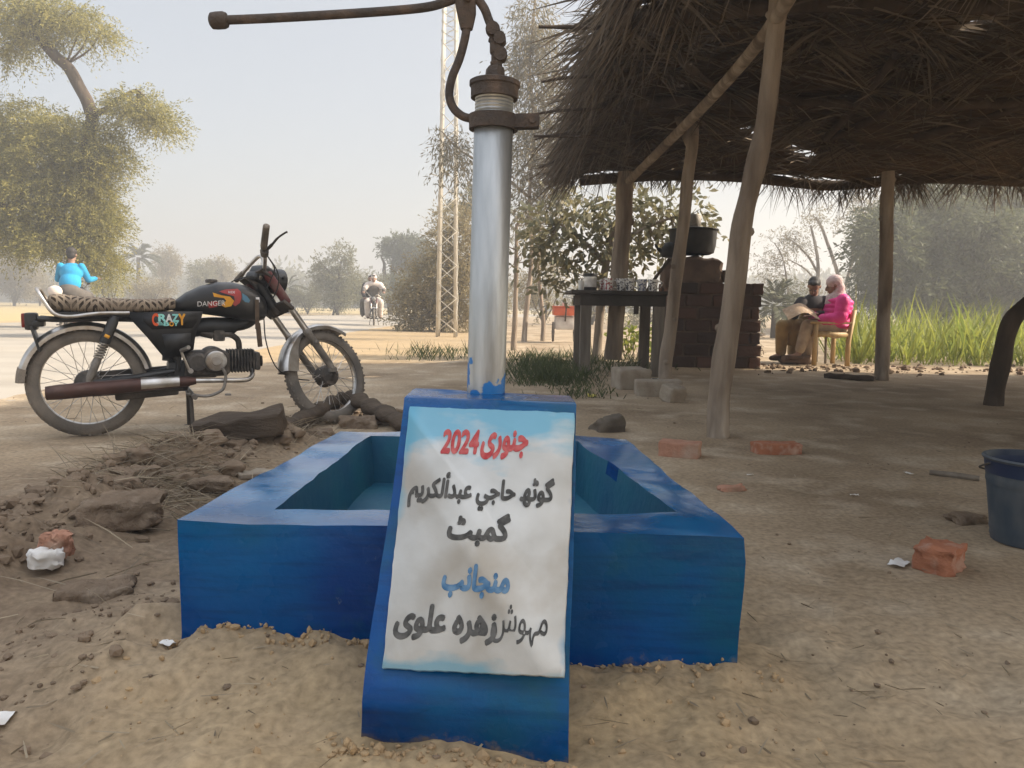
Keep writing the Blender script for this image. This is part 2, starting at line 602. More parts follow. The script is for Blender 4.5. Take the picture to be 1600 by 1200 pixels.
# streaky brushwork: long strokes along the walls, plus a thin greenish undercoat showing in places
mpb = n.new('ShaderNodeMapping')
mpb.inputs['Scale'].default_value = (2.2, 2.2, 26)
mpb.inputs['Rotation'].default_value = (.06, .05, 0)
l.new(tc.outputs['Object'], mpb.inputs['Vector'])
nb_ = n.new('ShaderNodeTexNoise')
nb_.inputs['Scale'].default_value = 2.2
nb_.inputs['Detail'].default_value = 8
nb_.inputs['Roughness'].default_value = .65
l.new(mpb.outputs[0], nb_.inputs['Vector'])
brush = mth(n, l, 'MULTIPLY_ADD', nb_.outputs['Fac'], 4.2, -2.0, True)
nu = n.new('ShaderNodeTexNoise')
nu.inputs['Scale'].default_value = 3.6
nu.inputs['Detail'].default_value = 9
nu.inputs['Roughness'].default_value = .65
mpu = n.new('ShaderNodeMapping')
mpu.inputs['Location'].default_value = (4.1, 2.3, 7.7)
l.new(tc.outputs['Object'], mpu.inputs['Vector'])
l.new(mpu.outputs[0], nu.inputs['Vector'])
under = mth(n, l, 'MULTIPLY_ADD', nu.outputs['Fac'], 9, -5.1, True)
for fac, colr, k in ((brush, (.001, .018, .085), .55), (under, (.012, .085, .105), .55), (mud, (.17, .13, .095), .8), (chip, (.16, .22, .22), .8)):
    mx = n.new('ShaderNodeMix')
    mx.data_type = 'RGBA'
    l.new(mth(n, l, 'MULTIPLY', fac, k), mx.inputs['Factor'])
    l.new(src, mx.inputs['A'])
    mx.inputs['B'].default_value = (*colr, 1)
    src = mx.outputs['Result']
l.new(src, b.inputs['Base Color'])
M_blue_lit = mat('blue_paint_lit_top', (.002, .09, .27), (.004, .14, .31), 4., .16, bump=.05, bscale=14, c3=(.002, .05, .15), s3=3., spec=.6)  # glossier trough blue, lightened to paint in the stronger light on upward faces
n, l = M_blue_lit.node_tree.nodes, M_blue_lit.node_tree.links
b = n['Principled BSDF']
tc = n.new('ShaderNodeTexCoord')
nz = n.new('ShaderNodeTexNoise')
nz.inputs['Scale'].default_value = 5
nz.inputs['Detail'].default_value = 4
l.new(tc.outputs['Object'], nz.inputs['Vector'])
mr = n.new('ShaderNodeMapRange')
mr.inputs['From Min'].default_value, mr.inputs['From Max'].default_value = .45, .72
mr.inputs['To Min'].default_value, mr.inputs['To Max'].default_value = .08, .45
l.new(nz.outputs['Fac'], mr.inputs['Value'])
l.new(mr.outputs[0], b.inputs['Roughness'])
M_teal = mat('teal_paint', (.012, .115, .17), (.008, .08, .16), 5., .45, bump=.2, bscale=22, c3=(.006, .06, .13), s3=3., spec=.4)
M_black = mat('black_paint', (.012, .012, .013), (.035, .033, .030), 6, .42, spec=.45)
M_dark = mat('dark_iron', (.055, .048, .042), (.11, .092, .075), 9, .75, .3, bump=.3, bscale=50)
M_iron = mat('rusty_iron', (.060, .050, .045), (.10, .078, .062), 14, .8, .2, bump=.5, bscale=70, c3=(.14, .10, .075), s3=20)
M_chrome = mat('dull_chrome', (.62, .60, .57), (.40, .37, .33), 14, .32, .9, c3=(.34, .27, .2), s3=9)
M_rubber = mat('dusty_rubber', (.12, .108, .094), (.25, .215, .175), 7, .95, bump=.3, bscale=80, spec=.15)
M_bark = mat('pole_wood', (.31, .25, .19), (.15, .115, .085), 9, .95, bump=1., bscale=30, stretch=(1, 1, .18), c3=(.45, .38, .30), s3=6, spec=.1)
M_bark2 = mat('dark_bark', (.10, .075, .055), (.055, .042, .032), 8, .95, bump=.8, bscale=25, stretch=(1, 1, .3), spec=.1)
M_wood = mat('weathered_timber', (.27, .23, .18), (.17, .14, .11), 5, .9, bump=.3, bscale=30, stretch=(3, 3, .4), spec=.15)
M_cream = mat('cream_paint', (.66, .62, .53), (.54, .50, .42), 5, .7)
M_brick = mat('fired_brick', (.40, .17, .095), (.30, .115, .065), 14, .92, bump=.5, bscale=60, c3=(.45, .30, .22), s3=18, spec=.1)
M_mudbrick = mat('smoked_brick', (.17, .10, .072), (.095, .062, .048), 7, .95, bump=.4, bscale=40, c3=(.22, .16, .12), s3=8, spec=.1)
M_clay = mat('clay', (.19, .135, .10), (.11, .08, .062), 6, .95, bump=.5, bscale=30, spec=.1)
M_pale = mat('pale_block', (.36, .31, .24), (.26, .21, .16), 9, .95, bump=.5, bscale=50, spec=.1)
M_white = mat('white_scrap', (.72, .70, .66), (.55, .52, .47), 20, .8)
M_earth = mat('dug_earth', (.23, .17, .118), (.15, .108, .075), 12, 1., bump=.9, bscale=45, c3=(.30, .235, .17), s3=15, spec=.05)

# ---------------------------------------------------------------- water trough with its pedestal and plaque
T_root = thing('water_trough', (-.1, 1.95, 0), 'bright blue plastered square water trough with a sloping plaque block at its front', 'water trough')
h = .275
fr, fl, bl, br = gp(1160, 838, h), gp(280, 817, h), gp(530, 672, h), gp(975, 684, h)
ifl, ibl, ifr, ibr = gp(430, 798, h), gp(577, 681, h), gp(1058, 801, h), gp(905, 692, h)
def flat(p, z): return Vector((p.x, p.y, z))
cen = (fr+fl+bl+br)/4
bm = bmesh.new()
ob_ = [bm.verts.new(flat(p+(p-cen)*.012, -.08)) for p in (fr, br, bl, fl)]
ot = [bm.verts.new(p) for p in (fr, br, bl, fl)]
it = [bm.verts.new(p) for p in (ifr, ibr, ibl, ifl)]
cin = (ifr+ifl+ibl+ibr)/4
if_ = [bm.verts.new(flat(p+(cin-p)*.05, .13)) for p in (ifr, ibr, ibl, ifl)]
for i in range(4):
    j = (i+1) % 4
    bm.faces.new((ob_[i], ob_[j], ot[j], ot[i]))
    bm.faces.new((ot[i], ot[j], it[j], it[i]))
    bm.faces.new((it[i], it[j], if_[j], if_[i]))
bm.faces.new(if_)
bm.faces.new(ob_[::-1])
bmesh.ops.bevel(bm, geom=[e for e in bm.edges if e.calc_face_angle(0) > .4 and max(v.co.z for v in e.verts) > 0], offset=.019, segments=3, affect='EDGES', profile=.5)
bmesh.ops.triangulate(bm, faces=[f for f in bm.faces if len(f.verts) > 4])
for _ in range(4):
    long_ = [e for e in bm.edges if e.calc_length() > .05]
    if long_: bmesh.ops.subdivide_edges(bm, edges=long_, cuts=1, use_grid_fill=True)
    bmesh.ops.triangulate(bm, faces=[f for f in bm.faces if len(f.verts) > 4])
for v in bm.verts:
    v.co += Vector(mnoise.noise_vector(v.co*4))*.010+Vector(mnoise.noise_vector(v.co*13))*.0035
bm.normal_update()
mb = MB()
mi = []
bm.verts.index_update()
mb.add([v.co for v in bm.verts], [[v.index for v in f.verts] for f in bm.faces])
ins = [Vector((p.x, p.y)) for p in (ifr, ibr, ibl, ifl)]
def inside(c):
    for i in range(4):
        a, b_ = ins[i], ins[(i+1) % 4]
        if (b_-a).cross(Vector((c.x, c.y))-a) < -.06: return False
    return True
for k, f in enumerate(bm.faces):
    c = f.calc_center_median()
    if c.z < h-.012 and inside(c): mb.mi[k] = 1
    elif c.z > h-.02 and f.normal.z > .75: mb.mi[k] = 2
bm.free()
mb.build('basin', [M_blue, M_teal, M_blue_lit], T_root, angle=70)

TL, TR = gp(632, 622, .52), gp(901, 634, .52)
LL, LR = gp(566, 1096, .09), gp(890, 1112, .09)
BL, BR = gp(561, 1142, 0), gp(889, 1190, 0)
BL.z = BR.z = -.08
back = Vector((.0, .165, 0))
bm = bmesh.new()
secs = []
for (a, b_, c, rear) in ((BL, LL, TL, 0), (BR, LR, TR, 1)):
    secs.append([bm.verts.new(p) for p in (a, b_, c, c+back, flat(c+back, -.08))])
L_, R_ = secs
for i in range(5):
    j = (i+1) % 5
    bm.faces.new((L_[i], R_[i], R_[j], L_[j]))
bm.faces.new(L_[::-1])
bm.faces.new(R_)
bmesh.ops.bevel(bm, geom=[e for e in bm.edges if e.calc_face_angle(0) > .3], offset=.009, segments=3, affect='EDGES', profile=.5)
for _ in range(4):
    long_ = [e for e in bm.edges if e.calc_length() > .045]
    if long_: bmesh.ops.subdivide_edges(bm, edges=long_, cuts=1, use_grid_fill=True)
    bmesh.ops.triangulate(bm, faces=[f for f in bm.faces if len(f.verts) > 4])
for v in bm.verts:
    v.co += Vector(mnoise.noise_vector(v.co*5))*.0035+Vector(mnoise.noise_vector(v.co*15))*.0018
mb = MB()
bm.verts.index_update()
mb.add([v.co for v in bm.verts], [[v.index for v in f.verts] for f in bm.faces])
bm.free()
mb.build('pedestal', M_blue, T_root, angle=70)

# the marble plaque: its own frame, x along its width, y up the slope
pn = (TR-TL).cross(LL-TL).normalized()
if pn.y > 0: pn = -pn
pl0 = TL+pn*.0055
def onpl(px, py, off=0.):
    d = Vector(ray(px, py))
    C_ = Vector(_C)
    return C_+d*(((pl0+pn*off)-C_).dot(pn)/d.dot(pn))
cs = [onpl(*q) for q in ((597, 1043), (880, 1057), (897, 645), (640, 635))]
pc = sum(cs, Vector())/4
ex = ((cs[1]-cs[0])+(cs[2]-cs[3])).normalized()
ey = pn.cross(ex).normalized()
PM = Matrix((ex, ey, pn)).transposed()
def loc2(px, py):
    q = PM.transposed() @ (onpl(px, py)-pc)
    return q.x, q.y
M_plaque = mat('marble', (.66, .67, .65), (.49, .485, .45), 8, .7, bump=.05, bscale=40, c3=(.36, .31, .24), s3=5, t3=(.52, .74), detail=8)
n, l = M_plaque.node_tree.nodes, M_plaque.node_tree.links
b = n['Principled BSDF']
src = b.inputs['Base Color'].links[0].from_socket
tc = n.new('ShaderNodeTexCoord')
sx = n.new('ShaderNodeSeparateXYZ')
l.new(tc.outputs['Object'], sx.inputs[0])
nz = n.new('ShaderNodeTexNoise')
nz.inputs['Scale'].default_value = 9
nz.inputs['Detail'].default_value = 5
mp = n.new('ShaderNodeMapping')
mp.inputs['Scale'].default_value = (.7, 1.6, 1)
l.new(tc.outputs['Object'], mp.inputs['Vector'])
l.new(mp.outputs[0], nz.inputs['Vector'])
PH = (cs[3]-cs[0]).length
top = mth(n, l, 'MULTIPLY_ADD', mth(n, l, 'ADD', mth(n, l, 'MULTIPLY_ADD', nz.outputs['Fac'], .34, -.17-(PH/2-.085)), sx.outputs['Y']), 16, .35, True)
bot = mth(n, l, 'MULTIPLY_ADD', mth(n, l, 'SUBTRACT', mth(n, l, 'MULTIPLY_ADD', nz.outputs['Fac'], .14, -.07-(PH/2-.022)), sx.outputs['Y']), 40, .3, True)
lef = mth(n, l, 'MULTIPLY_ADD', mth(n, l, 'SUBTRACT', mth(n, l, 'MULTIPLY_ADD', nz.outputs['Fac'], .05, -.025-.146), sx.outputs['X']), 60, .1, True)
rig = mth(n, l, 'MULTIPLY_ADD', mth(n, l, 'ADD', mth(n, l, 'MULTIPLY_ADD', nz.outputs['Fac'], .06, -.03-.149), sx.outputs['X']), 60, .0, True)
for fac, colr, k in ((rig, (.06, .25, .42), .75), (top, (.14, .42, .56), .85), (bot, (.16, .44, .60), .75), (lef, (.13, .40, .55), .7)):
    mx = n.new('ShaderNodeMix')
    mx.data_type = 'RGBA'
    l.new(mth(n, l, 'MULTIPLY', fac, k), mx.inputs['Factor'])
    l.new(src, mx.inputs['A'])
    mx.inputs['B'].default_value = (*colr, 1)
    src = mx.outputs['Result']
l.new(src, b.inputs['Base Color'])
mb = MB()
poly = []
cl = [PM.transposed() @ (c-pc) for c in cs]
rng = np.random.default_rng(8)
for i in range(4):
    a, b_ = cl[i], cl[(i+1) % 4]
    nr = Vector((b_.y-a.y, a.x-b_.x, 0)).normalized()
    for k in range(40):
        p = a+(b_-a)*(k/40)
        e = .0016*mnoise.noise(Vector((p.x*22, p.y*22, 1)))+.0012*mnoise.noise(Vector((p.x*90, p.y*90, 4)))
        poly.append(Vector((p.x, p.y, -.012))+nr*e)
mb.prism(poly, (0, 0, .012))
plaque = mb.build('marble_plaque', M_plaque, T_root, smooth=False)
ORG.pop(plaque.name, None)
plaque.location = pc-T_root.location
plaque.rotation_euler = PM.to_euler()
for v in plaque.data.vertices: v.co += Vector(T_root.location)      # authored in the plaque's own frame

# ---------------------------------------------------------------- lettering
def glyph_tris(text, bold=0., res=5):
    cu = bpy.data.curves.new('tmp', 'FONT')
    cu.body = text
    ob = bpy.data.objects.new('tmp', cu)
    COL.objects.link(ob)
    dg = bpy.context.evaluated_depsgraph_get()
    cc = ob.to_curve(dg)
    cont = []
    for s_ in cc.splines:
        bp_ = s_.bezier_points
        pts = []
        for i in range(len(bp_)):
            a, c = bp_[i], bp_[(i+1) % len(bp_)]
            for q in __import__('mathutils').geometry.interpolate_bezier(a.co, a.handle_right, c.handle_left, c.co, res)[:-1]:
                if not pts or (q-pts[-1]).length > 1e-4: pts.append(q.copy())
        if len(pts) > 2: cont.append(pts)
    ob.to_curve_clear()
    bpy.data.objects.remove(ob)
    bpy.data.curves.remove(cu)
    def area(p): return sum(p[i].x*p[(i+1) % len(p)].y-p[(i+1) % len(p)].x*p[i].y for i in range(len(p)))/2
    ar = [area(p) for p in cont]
    sg = math.copysign(1, ar[int(np.argmax(np.abs(ar)))])
    def pin(pt, p):
        c = False
        for i in range(len(p)):
            a, b_ = p[i], p[i-1]
            if (a.y > pt.y) != (b_.y > pt.y) and pt.x < (b_.x-a.x)*(pt.y-a.y)/(b_.y-a.y)+a.x: c = not c
        return c
    outs = [i for i in range(len(cont)) if ar[i]*sg > 0]
    holes = {i: [] for i in outs}
    for i in range(len(cont)):
        if ar[i]*sg > 0: continue
        best = [o for o in outs if pin(cont[i][0], cont[o]) and abs(ar[o]) > abs(ar[i])]
        if best: holes[min(best, key=lambda o: abs(ar[o]))].append(i)
    res_ = []
    for o in outs:
        polys = [cont[o]]+[cont[i] for i in holes[o]]
        tr = tessellate_polygon(polys)
        res_.append(([p for q in polys for p in q], tr))
    return res_
def lettering(name, text, box, m, parent, place, bold=.03, z=.0005):
    """box = x0, y0, x1, y1 in the surface's own frame; place(x, y, z) puts a point on it"""
    g = glyph_tris(text, bold)
    P = [p for v, t in g for p in v]
    x0, x1 = min(p.x for p in P), max(p.x for p in P)
    y0, y1 = min(p.y for p in P), max(p.y for p in P)
    mb = MB()
    sh = [(0, 0)]+([(bold*math.cos(k*math.pi/4), bold*math.sin(k*math.pi/4)) for k in range(8)] if bold > 0 else [])
    for k, (dx, dy) in enumerate(sh):
        for i, (v, t) in enumerate(g):
            mb.add([place(box[0]+(p.x+dx-x0)/(x1-x0)*(box[2]-box[0]), box[1]+(p.y+dy-y0)/(y1-y0)*(box[3]-box[1]), z+.00002*i+.00005*k) for p in v], t)
    return mb.build(name, m, parent, smooth=False)
def rev(s):
    return ''.join(chr(int(c, 16)) if c else ' ' for c in reversed(s.split(',')))
M_ltr = mat('black_lettering', (.035, .034, .030), (.11, .105, .095), 60, .7)
M_ltr_red = mat('red_lettering', (.40, .035, .04), (.52, .13, .12), 60, .7)
M_ltr_blue = mat('blue_lettering', (.03, .11, .22), (.12, .22, .33), 60, .7)
def idp(x, y, z): return Vector((x, y, z))
def pbox(x0, y0, x1, y1):
    a, b_ = loc2(x0, (y0+y1)/2)[0], loc2(x1, (y0+y1)/2)[0]
    c, d = loc2((x0+x1)/2, y1)[1], loc2((x0+x1)/2, y0)[1]
    return a, c, b_, d
for text, bx_, m_, bo in (
    ('2024', (692, 673, 748, 708), M_ltr_red, .045),
    (rev('FE9F,FEE8,FEEE,FEAD,FBFC'), (753, 675, 824, 716), M_ltr_red, .05),
    (rev('FB94,FEEE,FB68,FBAB,,FEA3,FE8E,FE9F,FEF2,,FECB,FE92,FEAA,FE83,FEDF,FEDC,FEAE,FEF3,FEE2'), (640, 741, 865, 797), M_ltr, .048),
    (rev('FB94,FEE4,FE92,FB67'), (701, 803, 795, 852), M_ltr, .055),
    (rev('FEE3,FEE8,FEA0,FE8E,FEE7,FE90'), (692, 884, 796, 934), M_ltr_blue, .055),
    (rev('FEAF,FEEB,FEAE,FEE9,,FECB,FEE0,FEEE,FBFC'), (618, 948, 776, 1002), M_ltr, .052),
    (rev('FEE3,FBA9,FEEE,FEB5'), (768, 946, 856, 1010), M_ltr, .008)):
    lettering('lettering', text, pbox(*bx_), m_, plaque, idp, bo)

# ---------------------------------------------------------------- hand pump
PB, PT = dp(759, 612, 1.585), dp(773, 132, 1.585)
PB.z -= .02
pump = thing('hand_pump', PB, 'galvanised hand pump with long dark lever rising from the blue pedestal', 'hand pump')
pax = (PT-PB).normalized()
plen = (PT-PB).length
M_galv = mat('galvanised_pipe', (.50, .515, .51), (.34, .355, .355), 16, .38, .75, bump=.08, bscale=60, stretch=(1.6, 1.6, .25), c3=(.17, .16, .14), s3=9, t3=(.54, .74))
n, l = M_galv.node_tree.nodes, M_galv.node_tree.links
b = n['Principled BSDF']
src = b.inputs['Base Color'].links[0].from_socket
tc = n.new('ShaderNodeTexCoord')
sx = n.new('ShaderNodeSeparateXYZ')
l.new(tc.outputs['Object'], sx.inputs[0])
nz = n.new('ShaderNodeTexNoise')
nz.inputs['Scale'].default_value = 22
nz.inputs['Detail'].default_value = 3
l.new(tc.outputs['Object'], nz.inputs['Vector'])
fac = mth(n, l, 'MULTIPLY_ADD', mth(n, l, 'SUBTRACT', mth(n, l, 'MULTIPLY_ADD', nz.outputs['Fac'], .34, -.125), sx.outputs['Z']), 90, .5, True)
mx = n.new('ShaderNodeMix')
mx.data_type = 'RGBA'
l.new(fac, mx.inputs['Factor'])
l.new(src, mx.inputs['A'])
mx.inputs['B'].default_value = (.012, .16, .42, 1)
l.new(mx.outputs['Result'], b.inputs['Base Color'])
l.new(mth(n, l, 'MULTIPLY_ADD', fac, -.75, .75), b.inputs['Metallic'])
mb = MB()
prof = [(.0393, -.01), (.0393, plen-.072)]
z = plen-.070
for i in range(9):
    prof += [(.0372, z), (.0388, z+.0035)]
    z += .0065
mb.lathe(prof, PB, pax, 48)
mb.build('pipe', M_galv, pump, angle=50)
mb = MB()
mb.lathe([(.047, plen-.028), (.0475, plen-.006), (.0505, plen-.004), (.0505, plen+.004), (.047, plen+.006), (.02, plen+.007)], PB, pax, 40)
mb.lathe([(.0195, plen+.007), (.0205, plen+.018), (.019, plen+.030), (.015, plen+.034)], PB, pax, 6)
mb.build('cap', M_iron, pump)
mb = MB()
zc = plen-.075
mb.lathe([(.0415, zc-.014), (.049, zc-.014), (.050, zc+.014), (.0415, zc+.014)], PB, pax, 40, close=True)
side = Vector((1, -.15, 0)).normalized()
mb.rbox(PB+pax*zc+side*.066, (.052, .012, .027), .002, rot=math.atan2(side.y, side.x))
mb.rbox(PB+pax*zc+side*.066+Vector((0, -.016, 0)), (.05, .010, .027), .002, rot=math.atan2(side.y, side.x))
mb.lathe([(.007, -.018), (.007, .018)], PB+pax*zc+side*.078+Vector((0, -.008, 0)), (0, 1, 0), 6)
mb.build('clamp', M_iron, pump)
YP = PB.y
def pp(x, y, dy=0): return dp(x, y, YP+.005+dy)
def smooth_path(pts, k=6):
    pts = [Vector(p) for p in pts]
    q = [pts[0]*2-pts[1]]+pts+[pts[-1]*2-pts[-2]]
    out = []
    for i in range(1, len(q)-2):
        for t in np.linspace(0, 1, k, endpoint=False):
            a, b_, c, d = q[i-1], q[i], q[i+1], q[i+2]
            out.append(.5*((2*b_)+(c-a)*t+(2*a-5*b_+4*c-d)*t*t+(3*b_-a-3*c+d)*t**3))
    out.append(pts[-1])
    return out
mb = MB()
mb.tube(smooth_path([pp(738, 186), pp(722, 181), pp(708, 168), pp(702, 148), pp(706, 122), pp(718, 92), pp(726, 62), pp(730, 38)]), .0085, 12)
ring = []
for (y, wd, th) in ((46, .012, .010), (40, .014, .011), (22, .019, .014), (2, .021, .015), (-14, .020, .014), (-18, .016, .011)):
    c = pp(729 if y > 10 else 727, y)
    ring.append([c+Vector((wd*math.copysign(abs(math.cos(t))**.6, math.cos(t)), th*math.copysign(abs(math.sin(t))**.6, math.sin(t)), 0)) for t in np.linspace(0, 2*math.pi, 16, endpoint=False)])
mb.loft(ring)
mb.lathe([(.008, -.024), (.008, .024)], pp(731, 2), (0, 1, 0), 10)
mb.build('fulcrum_bracket', M_iron, pump)
mb = MB()
mb.tube(smooth_path([pp(336, 32), pp(420, 28.5), pp(520, 23), pp(610, 17), pp(668, 11), pp(700, 2), pp(722, -6), pp(742, -4), pp(756, 12), pp(764, 32), pp(770, 46)]), .0088, 14)
mb.build('lever', M_iron, pump)
mb = MB()
mb.lathe([(.010, -.018), (.0155, -.014), (.0165, -.004), (.0165, .010), (.014, .016), (.009, .018)], pp(342, 32), (pp(360, 31)-pp(340, 32.2)).normalized(), 16)
mb.build('lever_grip', M_iron, pump)
mb = MB()
mb.lathe([(.013, -.012), (.0145, -.006), (.0145, .006), (.013, .012)], pp(770, 46), (0, 1, 0), 14)
mb.rbox(pp(775, 58), (.024, .013, .028), .003, rot=Matrix.Rotation(.35, 3, 'Y'))
mb.lathe([(.012, -.015), (.0125, .015)], pp(781, 62), (0, 1, 0), 12)
mb.rbox(pp(774, 75), (.022, .022, .024), .005)
mb.lathe([(.0135, -.013), (.0135, .013)], pp(782, 86), (0, 1, 0), 14)
mb.rbox(pp(775, 92), (.019, .018, .038), .005)
mb.tube([pp(775, 96), pp(776.5, 108), pp(777, 122)], [.012, .0115, .0095], 12)
mb.build('linkage', M_iron, pump)
ground.data.materials.append(gm)
# ---------------------------------------------------------------- parked motorcycle (x forward, y left, z up)
BIKE_LOC, BIKE_RZ = Vector((-2.16, 3.889, 0)), R(27)
bike = thing('motorcycle', BIKE_LOC, 'dusty black motorcycle with woven patterned seat parked side-on on the dirt verge', 'motorcycle', rz=BIKE_RZ, world=False)
M_tank = mat('tank_black', (.014, .014, .015), (.03, .028, .026), 5, .35, c3=(.07, .062, .052), s3=7, t3=(.5, .8))
M_redcov = mat('maroon_paint', (.14, .035, .032), (.09, .03, .028), 9, .5, c3=(.16, .10, .08), s3=12)
M_muff = mat('rusty_muffler', (.10, .048, .036), (.055, .03, .025), 9, .5, .4, c3=(.17, .11, .085), s3=6)
M_alloy = mat('dusty_alloy', (.30, .275, .245), (.16, .145, .125), 18, .6, .5, bump=.2, bscale=80)
M_engine = mat('oily_engine', (.10, .088, .075), (.055, .048, .042), 14, .65, .3, bump=.25, bscale=60, c3=(.2, .17, .14), s3=20)
M_glass = mat('lamp_glass', (.35, .34, .32), (.3, .29, .28), 4, .15)
M_amber = mat('tail_lens', (.22, .03, .02), (.15, .02, .015), 4, .3)
M_or = mat('orange_ink', (.75, .12, .03), (.6, .08, .02), 30, .6)
M_ye = mat('yellow_ink', (.75, .36, .03), (.65, .28, .02), 30, .6)
M_aq = mat('aqua_ink', (.30, .68, .62), (.22, .55, .52), 30, .6)
M_wh = mat('white_ink', (.78, .76, .72), (.6, .58, .55), 30, .6)
M_rd = mat('red_ink', (.42, .05, .045), (.3, .06, .05), 30, .6)
M_bl = mat('steel_blue_ink', (.10, .22, .30), (.08, .18, .25), 30, .6)
M_cloth = mat('strap_cloth', (.12, .085, .055), (.08, .055, .038), 30, .95)

# woven seat cover
M_seat = mat('woven_cover', (.31, .25, .185), (.24, .19, .14), 20, .95, bump=.3, bscale=160, spec=.1)
n, l = M_seat.node_tree.nodes, M_seat.node_tree.links
b = n['Principled BSDF']
src = b.inputs['Base Color'].links[0].from_socket
tc = n.new('ShaderNodeTexCoord')
sx = n.new('ShaderNodeSeparateXYZ')
l.new(tc.outputs['Object'], sx.inputs[0])
v_ = mth(n, l, 'ADD', sx.outputs['Z'], mth(n, l, 'MULTIPLY', sx.outputs['Y'], .8))
zig = mth(n, l, 'PINGPONG', mth(n, l, 'ADD', sx.outputs['X'], 1.), .105)
u_ = mth(n, l, 'ADD', mth(n, l, 'MULTIPLY', zig, 1.25), v_)
s1 = mth(n, l, 'GREATER_THAN', mth(n, l, 'FRACT', mth(n, l, 'MULTIPLY', u_, 24.), None), .52)
row = mth(n, l, 'MULTIPLY', sx.outputs['X'], 34.)
s2 = mth(n, l, 'GREATER_THAN', mth(n, l, 'FRACT', row, None), .28)
msk = mth(n, l, 'MULTIPLY', s1, s2)
wn = n.new('ShaderNodeTexNoise')
wn.inputs['Scale'].default_value = 22
l.new(tc.outputs['Object'], wn.inputs['Vector'])
msk = mth(n, l, 'MULTIPLY', msk, mth(n, l, 'MULTIPLY_ADD', wn.outputs['Fac'], 3.2, -.75, True))
mx = n.new('ShaderNodeMix')
mx.data_type = 'RGBA'
l.new(msk, mx.inputs['Factor'])
l.new(src, mx.inputs['A'])
mx.inputs['B'].default_value = (.045, .034, .026, 1)
l.new(mx.outputs['Result'], b.inputs['Base Color'])

RW, FW = Vector((0, 0, .275)), Vector((1.218, 0, .275))
SA, SD, SANG = Vector((.845, 0, .78)), Vector((.56, 0, -.83)).normalized(), R(30)
SROT = Matrix.Rotation(SANG, 3, -SD)
def steer(p): return SROT @ (Vector(p)-SA)+SA
def steer_mb(mb):
    for k in range(len(mb.v)): mb.v[k] = np.array([steer(p) for p in mb.v[k]])
    return mb
def ident(mb): return mb
def wheel(c, tf):
    mb = MB()
    prof = []
    for t in np.linspace(-2.35, 2.35, 15):
        prof.append((.238+.037*math.cos(t), .031*math.sin(t)))
    mb.lathe(prof, c, (0, 1, 0), 64, close=True)
    for k in range(84):                    # tread blocks
        a = 2*math.pi*k/72
        for sgn in (-1, 1):
            M = Matrix.Rotation(-a, 3, 'Y')
            p = Vector(c)+M @ Vector((.2685, sgn*.012+(.004 if k % 2 else -.004), 0))
            mb.box(p, (.009, .015, .012), M)
    ty = tf(mb).build('wheel', M_rubber, bike)
    mb = MB()
    mb.lathe([(.222, -.022), (.214, -.020), (.208, -.008), (.208, .008), (.214, .020), (.222, .022), (.219, .010), (.219, -.010)], c, (0, 1, 0), 64, close=True)
    tf(mb).build('rim', M_chrome, ty)
    mb = MB()
    for k in range(36):
        a = 2*math.pi*k/36
        a2 = a+(.55 if k % 2 else -.55)
        y0 = .028 if (k//2) % 2 else -.028
        mb.tube([Vector(c)+Vector((.05*math.cos(a2), y0, .05*math.sin(a2))), Vector(c)+Vector((.21*math.cos(a), y0*.1, .21*math.sin(a)))], .0016, 5)
    tf(mb).build('spokes', M_chrome, ty)
    mb = MB()
    mb.lathe([(.012, -.075), (.022, -.06), (.03, -.05), (.058, -.042), (.062, -.034), (.062, .030), (.056, .04), (.025, .045), (.012, .075)], c, (0, 1, 0), 32)
    mb.lathe([(.007, -.10), (.007, .10)], c, (0, 1, 0), 10)
    for k in range(10):
        a = 2*math.pi*k/10
        mb.box(Vector(c)+Vector((.05*math.cos(a), -.041, .05*math.sin(a))), (.012, .006, .012), Matrix.Rotation(-a, 3, 'Y'))
    tf(mb).build('hub', M_engine, ty)
    return ty
wheel(RW, ident)
wheel(FW, steer_mb)
def mudguard(c, r, a0, a1, wid, skirt, tf, mt):
    mb = MB()
    rings = []
    N = 30
    for i in range(N+1):
        a = R(a0+(a1-a0)*i/N)
        er, et = Vector((math.cos(a), 0, math.sin(a))), Vector((0, 1, 0))
        pr = []
        sk = skirt(i/N)
        for (u, q) in ((-1, -sk), (-1.0, -.004), (-.8, .007), (-.4, .013), (0, .015), (.4, .013), (.8, .007), (1, -.004), (1, -sk), (.96, -sk), (.96, -.006), (.76, .004), (.4, .010), (0, .012), (-.4, .010), (-.76, .004), (-.96, -.006), (-.96, -sk)):
            pr.append(Vector(c)+er*(r+q)+et*(u*wid))
        rings.append(pr)
    mb.loft(rings)
    return tf(mb), mt
mb, mt = mudguard(RW, .294, 14, 168, .055, lambda t: .022, ident, M_chrome)
guard = mb.build('mudguard', mt, bike)
mb, mt = mudguard(RW, .298, 164, 178, .06, lambda t: .03, ident, M_rubber)
mb.build('mud_flap', mt, guard)
mb, mt = mudguard(FW, .294, 58, 176, .05, lambda t: .022+.05*max(0, min(1, (t-.62)/.25)), steer_mb, M_chrome)
mb.build('mudguard', mt, bike)

